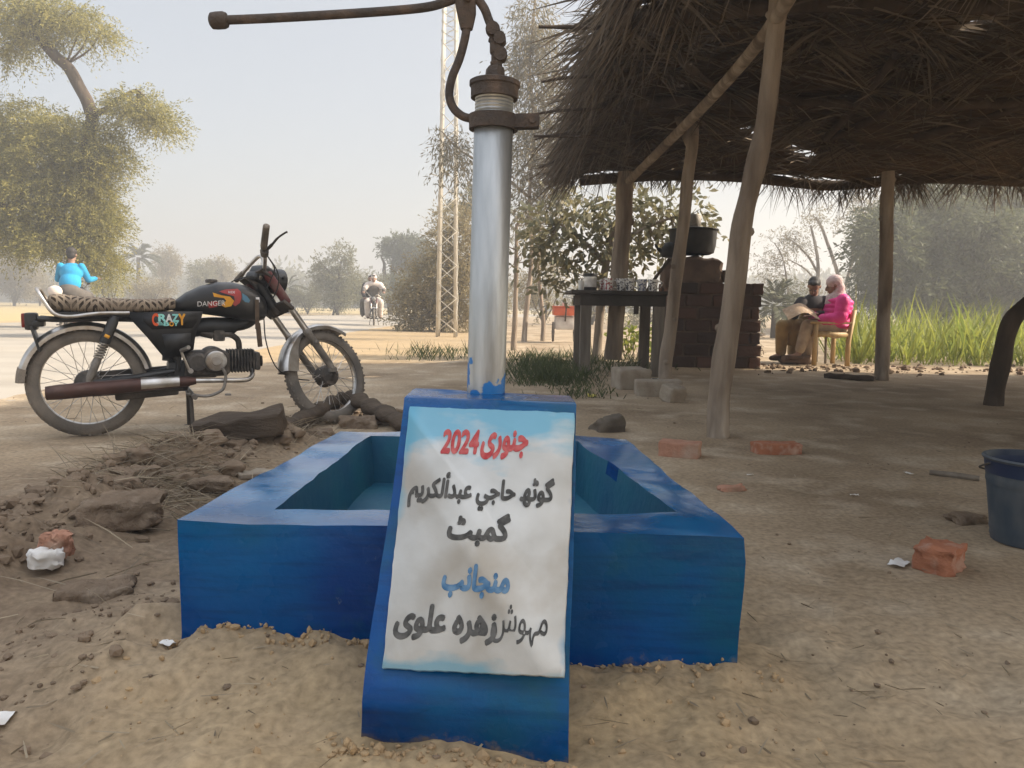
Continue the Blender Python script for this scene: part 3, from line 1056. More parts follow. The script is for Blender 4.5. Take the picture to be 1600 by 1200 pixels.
# frame
mb = MB()
mb.tube([(.845, 0, .80), (.90, 0, .70), (.92, 0, .665)], [.03, .031, .03], 14)
mb.tube(smooth_path([(.86, 0, .72), (.80, 0, .60), (.70, 0, .565), (.56, 0, .56), (.40, 0, .52), (.38, 0, .38)]), [.035]*12+[.05]*13+[.035]*6, 10)
for y in (-.07, .07):
    mb.tube(smooth_path([(-.20, y, .60), (-.10, y, .595), (.10, y, .60), (.30, y, .585), (.42, y, .50), (.42, y, .33)]), .013, 8)
    mb.tube([(.30, y, .575), (.43, y, .36)], .013, 8)
    mb.tube(smooth_path([(0, y*1.15, .275), (.2, y*1.1, .30), (.40, y, .33)]), .015, 8)
mb.rbox((.42, 0, .30), (.10, .14, .16), .02)
mb.rbox((-.20, 0, .575), (.05, .11, .03), .008)
mb.tube([(.48, -.22, .215), (.48, .22, .215)], .009, 8)
mb.build('frame', M_black, bike)
for y in (-.24, .22):
    mb = MB()
    mb.tube([(.48, y, .215), (.48, y+.08*(-1 if y < 0 else 1)*.9, .215)], .013, 10)
    mb.build('footrest', M_rubber, bike)

# seat
rings = []
for (x, zt, zb, wd) in ((-.160, .690, .66, .07), (-.150, .715, .645, .095), (-.12, .722, .635, .108), (-.02, .712, .628, .114), (.10, .706, .628, .116), (.22, .703, .630, .116), (.33, .705, .636, .112), (.395, .712, .645, .098), (.415, .705, .655, .075)):
    rings.append([Vector((x, wd*math.copysign(abs(math.cos(t))**.55, math.cos(t)), (zt+zb)/2+(zt-zb)/2*math.copysign(abs(math.sin(t))**.62, math.sin(t)))) for t in np.linspace(0, 2*math.pi, 28, endpoint=False)])
mb = MB()
mb.loft(rings)
seat = mb.build('seat', M_seat, bike, angle=60)
mb = MB()
mb.rbox((.13, 0, .622), (.52, .20, .025), .008)
mb.build('seat_base', M_black, seat)
mb = MB()
mb.tube(smooth_path([(.20, -.125, .632), (.06, -.13, .628), (-.06, -.13, .612), (-.125, -.125, .625), (-.165, -.11, .68), (-.195, -.085, .735), (-.20, 0, .745), (-.195, .085, .735), (-.165, .11, .68), (-.125, .125, .625), (.06, .13, .628)]), .0095, 10)
mb.build('grab_rail', M_chrome, bike)
# tail lamp
mb = MB()
mb.rbox((-.232, 0, .585), (.055, .10, .085), .012)
mb.rbox((-.215, 0, .50), (.012, .13, .13), .004, rot=Matrix.Rotation(-.25, 3, 'Y'))
tl = mb.build('tail_lamp', M_black, bike)
mb = MB()
mb.rbox((-.262, 0, .59), (.02, .09, .07), .008)
mb.build('lens', M_amber, tl)

# fuel tank
rings = []
for (x, zb, zt, wd) in ((.395, .648, .668, .03), (.42, .640, .700, .065), (.47, .634, .740, .088), (.54, .628, .776, .104), (.62, .618, .800, .115), (.70, .605, .801, .119), (.77, .592, .786, .117), (.83, .588, .755, .105), (.865, .60, .722, .085), (.88, .625, .69, .05)):
    rings.append([Vector((x, wd*math.copysign(abs(math.cos(t))**.7, math.cos(t)), (zt+zb)/2+(zt-zb)/2*math.copysign(abs(math.sin(t))**.75, math.sin(t)))) for t in np.linspace(0, 2*math.pi, 32, endpoint=False)])
mb = MB()
mb.loft(rings)
tank = mb.build('fuel_tank', M_tank, bike, angle=60)
mb = MB()
mb.lathe([(.03, .794), (.032, .806), (.028, .813), (.01, .815)], (.60, 0, 0), (0, 0, 1), 20)
mb.build('filler_cap', M_engine, tank)
# painted patches on the tank, laid on its curved side
from mathutils.bvhtree import BVHTree
tb = BVHTree.FromPolygons([v.co for v in tank.data.vertices], [p.vertices for p in tank.data.polygons])
def on_tank(x, z, off=.0015):
    hit = tb.ray_cast(Vector((x, -.5, z)), Vector((0, 1, 0)))
    return (hit[0]+Vector((0, -off, 0))) if hit[0] else Vector((x, -.1, z))
def patch(name, poly, m_, place, parent, off=.0015):
    P = [Vector((x, z, 0)) for x, z in poly]
    bm = bmesh.new()
    bm.faces.new([bm.verts.new(p) for p in P])
    bmesh.ops.triangulate(bm, faces=bm.faces[:])
    for _ in range(3): bmesh.ops.subdivide_edges(bm, edges=[e for e in bm.edges if e.calc_length() > .012], cuts=1)
    bmesh.ops.triangulate(bm, faces=bm.faces[:])
    mb = MB()
    bm.verts.index_update()
    mb.add([place(v.co.x, v.co.y, off) for v in bm.verts], [[v.index for v in f.verts] for f in bm.faces])
    bm.free()
    return mb.build(name, m_, parent, smooth=False)
patch('paint_patch', [(.595, .742), (.64, .728), (.68, .722), (.70, .70), (.685, .672), (.655, .665), (.635, .676), (.66, .70), (.65, .714), (.60, .72)], M_ye, on_tank, tank)
patch('paint_patch', [(.625, .748), (.66, .760), (.72, .765), (.735, .75), (.738, .72), (.728, .690), (.705, .672), (.692, .682), (.703, .703), (.70, .725), (.66, .736)], M_rd, on_tank, tank, .0022)
patch('paint_patch', [(.742, .742), (.765, .728), (.782, .705), (.775, .692), (.755, .695), (.742, .71)], M_bl, on_tank, tank)
patch('paint_patch', [(.57, .690), (.61, .700), (.62, .690), (.615, .668), (.575, .660)], M_rd, on_tank, tank)
patch('sticker', [(.812, .695), (.832, .695), (.832, .722), (.812, .722)], M_wh, on_tank, tank, .003)
lettering('lettering', 'DANGER', (.520, .668, .655, .694), M_wh, tank, lambda x, y, z: on_tank(x, y+(x-.52)*.06, .0028+z), -.012)
lettering('lettering', 'RIDE', (.672, .740, .705, .752), M_wh, tank, lambda x, y, z: on_tank(x, y, .0032+z), .0)

# side panels
for sg in (-1, 1):
    mb = MB()
    poly = [(.19, .632), (.36, .640), (.545, .644), (.535, .60), (.515, .555), (.503, .50), (.495, .445), (.43, .41), (.355, .40), (.325, .44), (.275, .51), (.215, .585)]
    mb.prism([(x, sg*.092, z) for x, z in poly], (0, sg*.016, 0))
    poly2 = [(.26, .625), (.53, .634), (.515, .59), (.49, .555), (.30, .55), (.26, .59)]
    mb.prism([(x, sg*.108, z) for x, z in poly2], (0, sg*.006, 0))
    mb.prism([(x, sg*.108, z) for x, z in [(.345, .525), (.485, .53), (.478, .455), (.43, .43), (.365, .425)]], (0, sg*.004, 0))
    pn_ = mb.build('side_panel', M_black, bike, smooth=False)
    if sg < 0:
        def sp_(x, y, z): return Vector((x, -.1145-z, y))
        for ch, x0, x1, y0, y1, m_ in (('C', .303, .331, .570, .628, M_or), ('R', .333, .366, .590, .626, M_aq), ('A', .367, .396, .588, .626, M_wh), ('Z', .397, .425, .590, .626, M_aq), ('Y', .427, .457, .574, .627, M_ye), ('B', .357, .380, .568, .586, M_aq), ('O', .382, .402, .566, .588, M_ye), ('Y', .403, .423, .568, .586, M_aq)):
            lettering('lettering', ch, (x0, y0, x1, y1), m_, pn_, sp_, .045)
        mb = MB()
        for k in range(3): mb.box((.343-.004*k, -.115, .572+.006*k), (.026, .001, .003))
        mb.build('speed_lines', M_aq, pn_, smooth=False)

# shock absorbers
for sg in (-1, 1):
    y = sg*.118
    A_, B_ = Vector((.135, y, .615)), Vector((.005, y, .285))
    def al(t): return A_.lerp(B_, t)
    mb = MB()
    mb.tube([al(0), al(.05), al(.08), al(.40), al(.41)], [.016, .022, .026, .026, .02], 14)
    sh = mb.build('shock_absorber', M_black, bike)
    mb = MB()
    hx = []
    dv = (B_-A_).normalized()
    e1 = dv.orthogonal().normalized()
    e2 = dv.cross(e1)
    for k in range(97):
        t = .38+.26*k/96
        a = 2*math.pi*6.5*k/96
        hx.append(al(t)+(e1*math.cos(a)+e2*math.sin(a))*.021)
    mb.tube(hx, .0042, 6)
    mb.build('spring', M_chrome, sh)
    mb = MB()
    mb.tube([al(.36), al(.68)], .011, 10)
    mb.tube([al(.62), al(.66), al(.93), al(1)], [.014, .019, .019, .012], 12)
    mb.build('damper_body', M_alloy, sh)
    if sg < 0:
        mb = MB()
        mb.box(al(.30)+Vector((-.0, -.0265, 0)), (.024, .002, .016), Matrix.Rotation(.5, 3, 'Y'))
        mb.build('sticker', M_ye, sh, smooth=False)

# engine
mb = MB()
mb.rbox((.565, 0, .365), (.225, .20, .135), .035, seg=3)
mb.lathe([(.052, -.125), (.066, -.115), (.07, -.09), (.07, .09), (.066, .11)], (.60, 0, .382), (0, 1, 0), 28)
mb.lathe([(.040, -.122), (.052, -.112), (.055, -.09)], (.515, 0, .372), (0, 1, 0), 24)
mb.rbox((.53, 0, .31), (.16, .16, .04), .012)
eng = mb.build('engine', M_engine, bike)
mb = MB()
mb.lathe([(.0, -.139), (.022, -.139), (.024, -.136), (.028, -.1355), (.030, -.138), (.048, -.137), (.053, -.132), (.054, -.12)], (.603, 0, .383), (0, 1, 0), 32, cap=False)
for k in range(12):
    a = 2*math.pi*k/12
    mb.box((.603+.039*math.cos(a), -.1375, .383+.039*math.sin(a)), (.006, .003, .006))
mb.build('clutch_cover', M_chrome, eng)
mb = MB()
mb.tube([(.66, 0, .375), (.83, 0, .372)], .044, 16)
for k in range(9): mb.rbox((.675+.016*k, 0, .375), (.006, .135-.006*(k % 2), .125), .003)
mb.rbox((.825, 0, .372), (.032, .11, .10), .014)
mb.tube([(.845, -.02, .372), (.852, -.02, .372)], .03, 12)
mb.build('cylinder', M_engine, eng)
mb = MB()
mb.tube(smooth_path([(.735, -.01, .44), (.725, -.02, .49), (.68, -.03, .52), (.63, -.02, .515)]), .016, 10)
mb.rbox((.63, -.02, .515), (.06, .05, .065), .012)
mb.tube([(.63, -.02, .54), (.63, -.02, .575)], .014, 10)
mb.tube([(.60, -.02, .515), (.54, -.02, .53)], .022, 12)
mb.build('carburettor', M_engine, eng)
# kick starter, brake pedal
mb = MB()
mb.tube([(.475, -.125, .335), (.475, -.15, .335), (.465, -.155, .345), (.435, -.16, .425), (.432, -.165, .445)], .007, 10)
mb.tube([(.432, -.165, .443), (.462, -.235, .462)], .0105, 10)
mb.tube([(.475, -.12, .335), (.475, -.16, .335)], .013, 12)
mb.build('kick_starter', M_chrome, bike)
mb = MB()
mb.tube(smooth_path([(.45, -.13, .215), (.55, -.145, .20), (.62, -.15, .225), (.64, -.15, .26), (.645, -.15, .31), (.63, -.15, .35)]), .008, 8)
mb.rbox((.655, -.15, .205), (.03, .03, .01), .003)
mb.build('brake_pedal', M_alloy, bike)
# exhaust
mb = MB()
mb.tube(smooth_path([(.80, -.02, .325), (.79, -.06, .29), (.75, -.10, .275), (.64, -.125, .278), (.50, -.128, .28), (.42, -.13, .277)]), .013, 12)
ex_ = mb.build('exhaust', M_chrome, bike)
mb = MB()
mb.tube([(.50, -.13, .28), (.46, -.13, .279), (.40, -.13, .277), (.22, -.132, .268), (-.02, -.135, .252), (-.12, -.137, .245), (-.175, -.137, .241), (-.178, -.137, .241)], [.017, .026, .030, .034, .037, .037, .033, .022], 18)
mb.build('muffler', M_muff, ex_)
mb = MB()
rings = []
for x, r_ in ((.42, .0325), (.24, .0365)):
    rings.append([Vector((x, -.1315+r_*math.cos(t), .268+(x-.22)*.045+r_*math.sin(t))) for t in np.linspace(R(95), R(215), 10)])
mb.add([p for r_ in rings for p in r_], [(i, i+1, i+11, i+10) for i in range(9)])
mb.build('heat_shield', M_chrome, ex_)
# centre stand and chain case
mb = MB()
mb.tube([(.475, -.10, .215), (.478, -.13, .10), (.480, -.135, .008)], .010, 8)
mb.tube([(.475, .10, .215), (.478, .13, .10), (.480, .135, .008)], .010, 8)
mb.tube([(.475, -.12, .20), (.475, .12, .20)], .012, 8)
mb.rbox((.48, -.14, .006), (.05, .025, .012), .004)
mb.rbox((.48, .14, .006), (.05, .025, .012), .004)
mb.build('stand', M_dark, bike)
mb = MB()
mb.rbox((.20, .085, .285), (.46, .03, .10), .015, rot=Matrix.Rotation(-.07, 3, 'Y'))
mb.rbox((.27, -.02, .215), (.30, .10, .045), .012, rot=Matrix.Rotation(-.07, 3, 'Y'))
mb.tube([(.02, -.07, .215), (.44, -.09, .235)], .006, 8)
mb.build('chain_case', M_dark, bike)

# front fork and everything that steers
def pt(t, y, off=.032):                     # point along the steering line, t metres down it
    perp = Vector((-SD.z, 0, SD.x))
    return SA+SD*t+perp*off+Vector((0, y, 0))
for sg in (-1, 1):
    mb = MB()
    mb.tube([pt(.14, sg*.083), pt(.335, sg*.083)], .0185, 16)
    fk = steer_mb(mb).build('fork_leg', M_chrome, bike)
    mb = MB()
    mb.tube([pt(-.045, sg*.083), pt(-.04, sg*.083), pt(.12, sg*.083), pt(.15, sg*.083), pt(.155, sg*.083)], [.018, .026, .026, .024, .02], 16)
    steer_mb(mb).build('fork_cover', M_redcov, fk)
    mb = MB()
    mb.tube([pt(.325, sg*.083), pt(.335, sg*.083), pt(.36, sg*.083), pt(.365, sg*.083), pt(.56, sg*.083), pt(.60, sg*.08)], [.018, .024, .024, .021, .020, .016], 14)
    mb.rbox(pt(.605, sg*.078), (.05, .022, .035), .008)
    mb.rbox(pt(.42, sg*.083), (.03, .05, .02), .006)
    steer_mb(mb).build('fork_slider', M_alloy, fk)
mb = MB()
mb.rbox(pt(-.045, 0, .015), (.075, .22, .016), .006, rot=Matrix.Rotation(.59, 3, 'Y'))
mb.rbox(pt(.16, 0, .015), (.075, .22, .022), .006, rot=Matrix.Rotation(.59, 3, 'Y'))
mb.tube([pt(-.06, 0, 0), pt(.18, 0, 0)], .024, 14)
steer_mb(mb).build('fork_yoke', M_dark, bike)
mb = MB()
hc = pt(.03, 0, .115)
fwd_ = Vector((1, 0, -.08)).normalized()
mb.lathe([(.02, -.075), (.045, -.065), (.066, -.03), (.074, .012), (.076, .03), (.070, .034)], hc, fwd_, 28)
mb.tube([hc+Vector((0, -.09, 0)), hc+Vector((0, .09, 0))], .008, 8)
hl = steer_mb(mb).build('headlight', M_black, bike)
mb = MB()
mb.lathe([(.069, .030), (.055, .042), (.03, .050), (.0, .053)], hc, fwd_, 24, cap=False)
steer_mb(mb).build('lens', M_glass, hl)
mb = MB()
mb.rbox((.868, -.0, .850), (.10, .135, .072), .026, rot=Matrix.Rotation(R(28), 3, 'Z') @ Matrix.Rotation(.5, 3, 'Y'), seg=3)
mb.rbox((.835, -.0, .825), (.09, .10, .05), .02, rot=Matrix.Rotation(R(28), 3, 'Z') @ Matrix.Rotation(.5, 3, 'Y'), seg=3)
mb.build('instrument_cluster', M_black, bike)
mb = MB()
mb.tube(smooth_path([(.760, .27, .816), (.80, .22, .868), (.865, .13, .950), (.885, .085, .93), (.872, .055, .865), (.845, .035, .822), (.84, -.02, .812), (.845, -.045, .825), (.862, -.075, .868), (.857, -.15, .932), (.842, -.205, .985), (.838, -.30, 1.06)]), .0105, 12)
hb = mb.build('handlebar', M_chrome, bike)
mb = MB()
mb.tube([(.8435, -.20, .980), (.842, -.215, .992), (.838, -.31, 1.070), (.838, -.325, 1.083), (.838, -.33, 1.087)], [.017, .0185, .0175, .0175, .011], 14)
mb.tube([(.852, -.165, .945), (.846, -.19, .968)], .021, 12)
mb.build('grip', M_rubber, hb)
mb = MB()
mb.tube([(.795, .226, .862), (.762, .268, .818), (.758, .273, .813)], [.014, .0145, .010], 12)
mb.build('grip', M_rubber, hb)
mb = MB()
mb.rbox((.852, -.185, .962), (.035, .035, .03), .008)
mb.tube(smooth_path([(.860, -.19, .972), (.882, -.235, 1.0), (.905, -.27, 1.032), (.938, -.30, 1.058), (.944, -.305, 1.060)]), [.009]*6+[.0065]*6+[.0055]*6+[.005]*5+[.0065]*2, 10)
mb.build('brake_lever', M_dark, hb)
mb = MB()
for path in ([(.858, -.18, .95), (.90, -.17, .88), (.895, -.12, .83), (.87, -.07, .76)],
             [(.858, -.18, .95), (.92, -.15, .86), (.93, -.1, .78), (.90, -.06, .70)],
             [(.86, -.06, .60), (.855, -.13, .50), (.88, -.14, .40), (.93, -.12, .32), (1.02, -.10, .275), (1.10, -.07, .26)],
             [(.84, 0, .83), (.79, -.03, .835), (.72, -.02, .812), (.70, -.01, .80)],
             [(.86, .06, .80), (.82, -.06, .74), (.79, -.10, .66), (.70, -.03, .60), (.65, -.03, .56)]):
    mb.tube(smooth_path(path), .0035, 6)
mb.build('cables', M_black, bike)
mb = MB()
mb.rbox((.815, -.122, .63), (.022, .008, .16), .003)
mb.rbox((.822, -.128, .52), (.026, .010, .13), .004, rot=Matrix.Rotation(-.08, 3, 'Y'))
mb.build('leg_strap', M_cloth, bike)
# ---------------------------------------------------------------- thatched shelter
M_thatch = mat('old_thatch', (.115, .082, .055), (.060, .044, .032), 5, 1., bump=.8, bscale=40, stretch=(1, 4, 1), c3=(.17, .12, .08), s3=2.5, t3=(.5, .75), spec=.03)
M_frond = leafmat('dry_frond', (.235, .19, .142), (.07, .057, .043), .25, .9, spec=.08)
shel = thing('thatched_shelter', G(1122, 682), 'open shelter roofed with ragged dry palm thatch on crooked wooden poles', 'shelter')
def roof_z(x, y):
    z = 2.23+.30*sstep(9.1, 5.8, y)
    z = z-.10*sstep(1.1, .45, x)+.07*fbm(np.asarray(x)*1.6, np.asarray(y)*1.3, 3)
    return z+.05*np.sin(np.asarray(y)*2.4)*sstep(9.0, 8.0, y)
RX0, RX1, RY0, RY1, CELL = .42, 9.4, .45, 9.05, .05
nx_, ny_ = int((RX1-RX0)/CELL), int((RY1-RY0)/CELL)
cx = RX0+CELL*(np.arange(nx_)+.5)
cy = RY0+CELL*(np.arange(ny_)+.5)
CX, CY = np.meshgrid(cx, cy, indexing='ij')
keep = np.ones((nx_, ny_), bool)
HOLES = []
for (px, py, r_) in ((1533, 33, .09), (1524, 38, .07), (1003, 8, .06), (1182, 212, .08), (1168, 205, .07), (1250, 256, .09), (1262, 260, .09), (1238, 252, .08), (1530, 172, .05), (1110, 66, .04), (1062, 132, .035), (1090, 72, .04), (1115, 265, .05), (1075, 258, .05), (1395, 78, .03), (985, 250, .06), (1140, 72, .03)):
    q = gp(px, py, 2.5)
    q = gp(px, py, float(roof_z(q.x, q.y)))
    HOLES.append((q.x, q.y, r_))
for (hx, hy, hr) in HOLES:
    keep &= ~(np.hypot(CX-hx, CY-hy) < hr)
edge = .10*fbm(CY*2.2, CX*.0+3, 3)
keep &= CX > RX0+.10+edge
keep &= CY < RY1-.06+.07*fbm(CX*2.5, CX*0+9, 3)
gxx = RX0+CELL*np.arange(nx_+1)
gyy = RY0+CELL*np.arange(ny_+1)
GX, GY = np.meshgrid(gxx, gyy, indexing='ij')
GZ = roof_z(GX, GY)
TH = .028
P0 = np.stack([GX, GY, GZ], -1)
P1 = np.stack([GX, GY, GZ+TH], -1)
ii, jj = np.nonzero(keep)
mb = MB()
mb.polys(np.stack([P0[ii, jj], P0[ii, jj+1], P0[ii+1, jj+1], P0[ii+1, jj]], 1).reshape(-1, 3), 4)
mb.polys(np.stack([P1[ii, jj], P1[ii+1, jj], P1[ii+1, jj+1], P1[ii, jj+1]], 1).reshape(-1, 3), 4)
kp = np.pad(keep, 1)
for (di, dj, a, b_) in ((-1, 0, (0, 0), (0, 1)), (1, 0, (1, 0), (1, 1)), (0, -1, (0, 0), (1, 0)), (0, 1, (0, 1), (1, 1))):
    e = ~kp[ii+1+di, jj+1+dj]
    i, j = ii[e], jj[e]
    mb.polys(np.stack([P0[i+a[0], j+a[1]], P0[i+b_[0], j+b_[1]], P1[i+b_[0], j+b_[1]], P1[i+a[0], j+a[1]]], 1).reshape(-1, 3), 4)
mb.build('thatch_roof', M_thatch, shel)

def blades(mb, base, dirs, length, width, droop, rng):
    """bent tapering blades, 5-sided + tip: base (n,3), dirs (n,3)"""
    n_ = len(base)
    dirs = dirs/np.linalg.norm(dirs, axis=1, keepdims=True)
    rv = rng.normal(size=(n_, 3))
    sd = np.cross(dirs, rv)
    sd /= np.linalg.norm(sd, axis=1, keepdims=True)+1e-9
    L_ = np.asarray(length).reshape(-1, 1)
    W = np.asarray(width).reshape(-1, 1)/2
    D = np.asarray(droop).reshape(-1, 1)*np.array([[0, 0, -1.]])
    m1 = base+dirs*L_*.5+D*L_*.28
    tp = base+dirs*L_+D*L_
    q1 = np.stack([base-sd*W*.8, base+sd*W*.8, m1+sd*W, m1-sd*W], 1)
    q2 = np.stack([m1-sd*W, m1+sd*W, tp+sd*W*.12, tp-sd*W*.12], 1)
    o = mb.n
    vs = np.stack([base-sd*W*.8, base+sd*W*.8, m1+sd*W, m1-sd*W, tp+sd*W*.12, tp-sd*W*.12], 1).reshape(-1, 3)
    mb.v.append(vs)
    mb.n += len(vs)
    k = o+np.arange(n_)*6
    mb.qi = getattr(mb, 'qi', [])
    mb.qi.append(np.stack([k, k+1, k+2, k+3], 1))
    mb.qi.append(np.stack([k+3, k+2, k+4, k+5], 1))
_ob = MB.build
def _build(s, *a, **kw):
    if getattr(s, 'qi', None):
        for q in s.qi: s.f += [tuple(r_) for r_ in q.tolist()]
        s.mi = [0]*len(s.f)
        s.qi = None
        s.q = s.q or [(0, 0, 4)]
    return _ob(s, *a, **kw)
MB.build = _build
rng = np.random.default_rng(21)
mb = MB()
N = 5200
bx = rng.uniform(.5, 7.6, N)
by = rng.uniform(2.6, 8.95, N)
ok = np.ones(N, bool)
for (hx, hy, hr) in HOLES: ok &= np.hypot(bx-hx, by-hy) > hr*1.3
bx, by = bx[ok], by[ok]
n_ = len(bx)
bz = roof_z(bx, by)-.006
az = rng.normal(0, .9, n_)+np.where(rng.random(n_) < .5, 0, math.pi)+.5*fbm(bx, by, 2)
dr = np.stack([np.cos(az), np.sin(az)*.8, rng.uniform(-.22, .02, n_)], 1)
blades(mb, np.stack([bx, by, bz], 1), dr, rng.uniform(.2, .6, n_), rng.uniform(.008, .02, n_), rng.uniform(0, .22, n_), rng)
# bundles that hang lower
for k in range(75):
    c = np.array([rng.uniform(.55, 6.5), rng.uniform(3.0, 8.6)])
    if any(math.hypot(c[0]-q[0], c[1]-q[1]) < q[2]*1.8 for q in HOLES): continue
    m_ = int(rng.integers(12, 30))
    b_ = np.stack([rng.normal(c[0], .06, m_), rng.normal(c[1], .06, m_), np.full(m_, float(roof_z(c[0], c[1]))-.01)], 1)
    a0 = rng.uniform(0, 6.28)
    az = rng.normal(a0, .35, m_)
    blades(mb, b_, np.stack([np.cos(az), np.sin(az), rng.uniform(-.6, -.1, m_)], 1), rng.uniform(.25, .6, m_), rng.uniform(.008, .018, m_), rng.uniform(.05, .35, m_), rng)
mb.build('hanging_fronds', M_frond, shel)
# ragged left edge
mb = MB()
N = 2300
by = 9.0-5.9*rng.random(N)**1.1
bx = .50+.10*fbm(by*2.2, by*0+3, 3)+rng.uniform(0, .28, N)
bz = roof_z(bx, by)+rng.uniform(-.02, .10, N)
cl = np.floor(by*5)
tilt = np.sin(cl*12.9)*.5
az = math.pi+tilt*.5+rng.normal(0, .45, N)
dr = np.stack([np.cos(az), np.sin(az), rng.uniform(-1.0, .2, N)+.25*np.sin(cl*7.1)], 1)
blades(mb, np.stack([bx, by, bz], 1), dr, rng.uniform(.15, .52, N)*(.8+.35*np.sin(cl*3.3)), rng.uniform(.006, .017, N), rng.uniform(.05, .55, N), rng)
m_ = 420
by = rng.uniform(3.2, 8.7, m_)
bx = rng.uniform(.55, 1.15, m_)
az = rng.normal(math.pi, .9, m_)
blades(mb, np.stack([bx, by, roof_z(bx, by)-.01], 1), np.stack([np.cos(az)*.5, np.sin(az)*.5, -rng.uniform(.3, 1.2, m_)], 1), rng.uniform(.2, .55, m_), rng.uniform(.005, .010, m_), rng.uniform(.1, .4, m_), rng)
mb.build('edge_fringe', M_frond, shel)
# far eave: hanging fringe in tufts
mb = MB()
for (x0, x1, dens, ln) in ((945, 1065, 220, .28), (1060, 1200, 110, .2), (1190, 1290, 170, .46), (1290, 1385, 200, .42), (1390, 1425, 170, .46), (1440, 1600, 260, .42), (1600, 1700, 120, .4)):
    px = rng.uniform(x0, x1, dens)
    tuft = np.round(px/17)*17+rng.normal(0, 2.5, dens)
    px = np.where(rng.random(dens) < .7, tuft, px)
    bx = (px-800)/1200*9.05
    by = 9.02+rng.uniform(-.08, .06, dens)
    b_ = np.stack([bx, by, roof_z(bx, by)-.02+rng.uniform(-.03, .03, dens)], 1)
    sk = np.sin(tuft*.7)*.8
    dr = np.stack([sk+rng.normal(0, .35, dens), rng.normal(.1, .3, dens), -np.ones(dens)], 1)
    blades(mb, b_, dr, rng.uniform(.3, 1., dens)*ln, rng.uniform(.006, .013, dens), rng.uniform(0, .2, dens), rng)
mb.build('eave_fringe', M_frond, shel)
# poles
def wob(pts, r0, r1, seed, n=12, k=5):
    P = smooth_path(pts, k)
    rr = []
    for i, p in enumerate(P):
        t = i/(len(P)-1)
        P[i] = p+Vector(mnoise.noise_vector(Vector((p.z*2.1, seed*5.3, p.x))))*r0*.28
        rr.append((r0+(r1-r0)*t)*(1+.13*mnoise.noise(Vector((p.z*4.5+p.x*3, seed*9.1, 0)))))
    return P, rr
def pole(name, pts, r0, r1, seed, m_=None, parent=shel, knots=0):
    mb = MB()
    P, rr = wob(pts, r0, r1, seed)
    mb.tube(P, rr, 14)
    rg = np.random.default_rng(seed)
    for _ in range(knots):
        i = int(rg.integers(2, len(P)-2))
        a = rg.uniform(0, 6.28)
        d = Vector((math.cos(a), math.sin(a), .3))
        mb.tube([P[i], P[i]+d*rr[i]*1.0, P[i]+d*rr[i]*1.22], [rr[i]*.6, rr[i]*.42, rr[i]*.2], 8)
    return mb.build(name, m_ or M_bark, parent, angle=80)
d1 = G(1122, 682).y
pole('post', [G(1122, 684, -.1)]+[dp(x, y, d1) for x, y in ((1124, 640), (1132, 580), (1143, 500), (1151, 425), (1161, 350), (1177, 280), (1191, 200), (1204, 120), (1214, 40), (1222, -30))], .064, .045, 1, knots=5)
d2 = G(1040, 600).y
pole('post', [G(1040, 602, -.08)]+[dp(x, y, d2) for x, y in ((1041, 570), (1046, 520), (1052, 470), (1058, 420), (1064, 375), (1070, 320), (1075, 270), (1080, 225), (1083, 180))], .062, .05, 2, knots=4)
mb = MB()
P, rr = wob([dp(1079, 228, d2), dp(1068, 205, d2), dp(1058, 180, d2)], .04, .03, 3)
mb.tube(P, rr, 10)
mb.build('post_fork', M_bark, shel)
d3 = G(1378, 592).y
pole('post', [G(1378, 594, -.08)]+[dp(x, y, d3) for x, y in ((1379, 540), (1382, 460), (1384, 380), (1387, 300), (1388, 268))], .072, .06, 4, knots=3)
d4 = G(1554, 632).y
pole('post', [G(1554, 634, -.08)]+[dp(x, y, d4) for x, y in ((1556, 600), (1563, 560), (1571, 525), (1583, 498), (1602, 478), (1640, 442), (1690, 372), (1740, 280), (1775, 180), (1790, 80))], .066, .055, 5, M_bark2, knots=3)
d5 = 8.45
pole('post', [dp(957, 562, d5), dp(961, 520, d5), dp(966, 460, d5), dp(971, 400, d5), dp(975, 340, d5), dp(977, 285, d5), dp(978, 268, d5)], .095, .085, 6, M_bark, knots=3)
# beams
def roofpt(px, py, lo=.05):
    q = gp(px, py, 2.5)
    for _ in range(3): q = gp(px, py, float(roof_z(q.x, q.y))-lo)
    return q
pole('beam', [dp(982, 284, 8.4), dp(1035, 232, 7.3), dp(1095, 172, 6.2), dp(1150, 112, 5.2), dp(1200, 50, 4.35), dp(1245, -20, 3.8)], .045, .037, 7, knots=4)
for k, (a, c) in enumerate((((1290, 217), (1400, 88)), ((1300, 215), (1535, 92)), ((1430, 215), (1640, 150)), ((1130, 150), (1040, 60)))):
    p0, p1 = roofpt(*a), roofpt(*c)
    mid = (p0+p1)/2+Vector((0, 0, -.03))
    pole('rafter', [p0, mid, p1], .036, .030, 10+k, M_bark2, knots=1)
for k, y in enumerate((8.98, 6.6, 4.6)):
    pts = [Vector((x, y+.05*math.sin(x*2.1), float(roof_z(x, y))-.045)) for x in np.linspace(.62 if k else .75, 8.5, 9)]
    pole('purlin', pts, .06 if k == 0 else .045, .05, 20+k, M_bark2, knots=4)
for k, (x, y, x2, y2, Y_, r_) in enumerate(((842, 42, 930, 44, 4.6, .013), (846, 128, 905, 118, 5.5, .012), (838, 178, 900, 170, 5.9, .011), (834, 213, 900, 214, 6.6, .014), (842, 262, 900, 240, 7.6, .014), (836, 218, 890, 205, 6.9, .010))):
    mb = MB()
    mb.tube([dp(x, y, Y_), dp((x+x2)/2, (y+y2)/2-1, Y_+.05), dp(x2+40, y2, Y_+.15)], [r_*.7, r_, r_], 8)
    mb.build('frond_rib', M_bark2, shel)

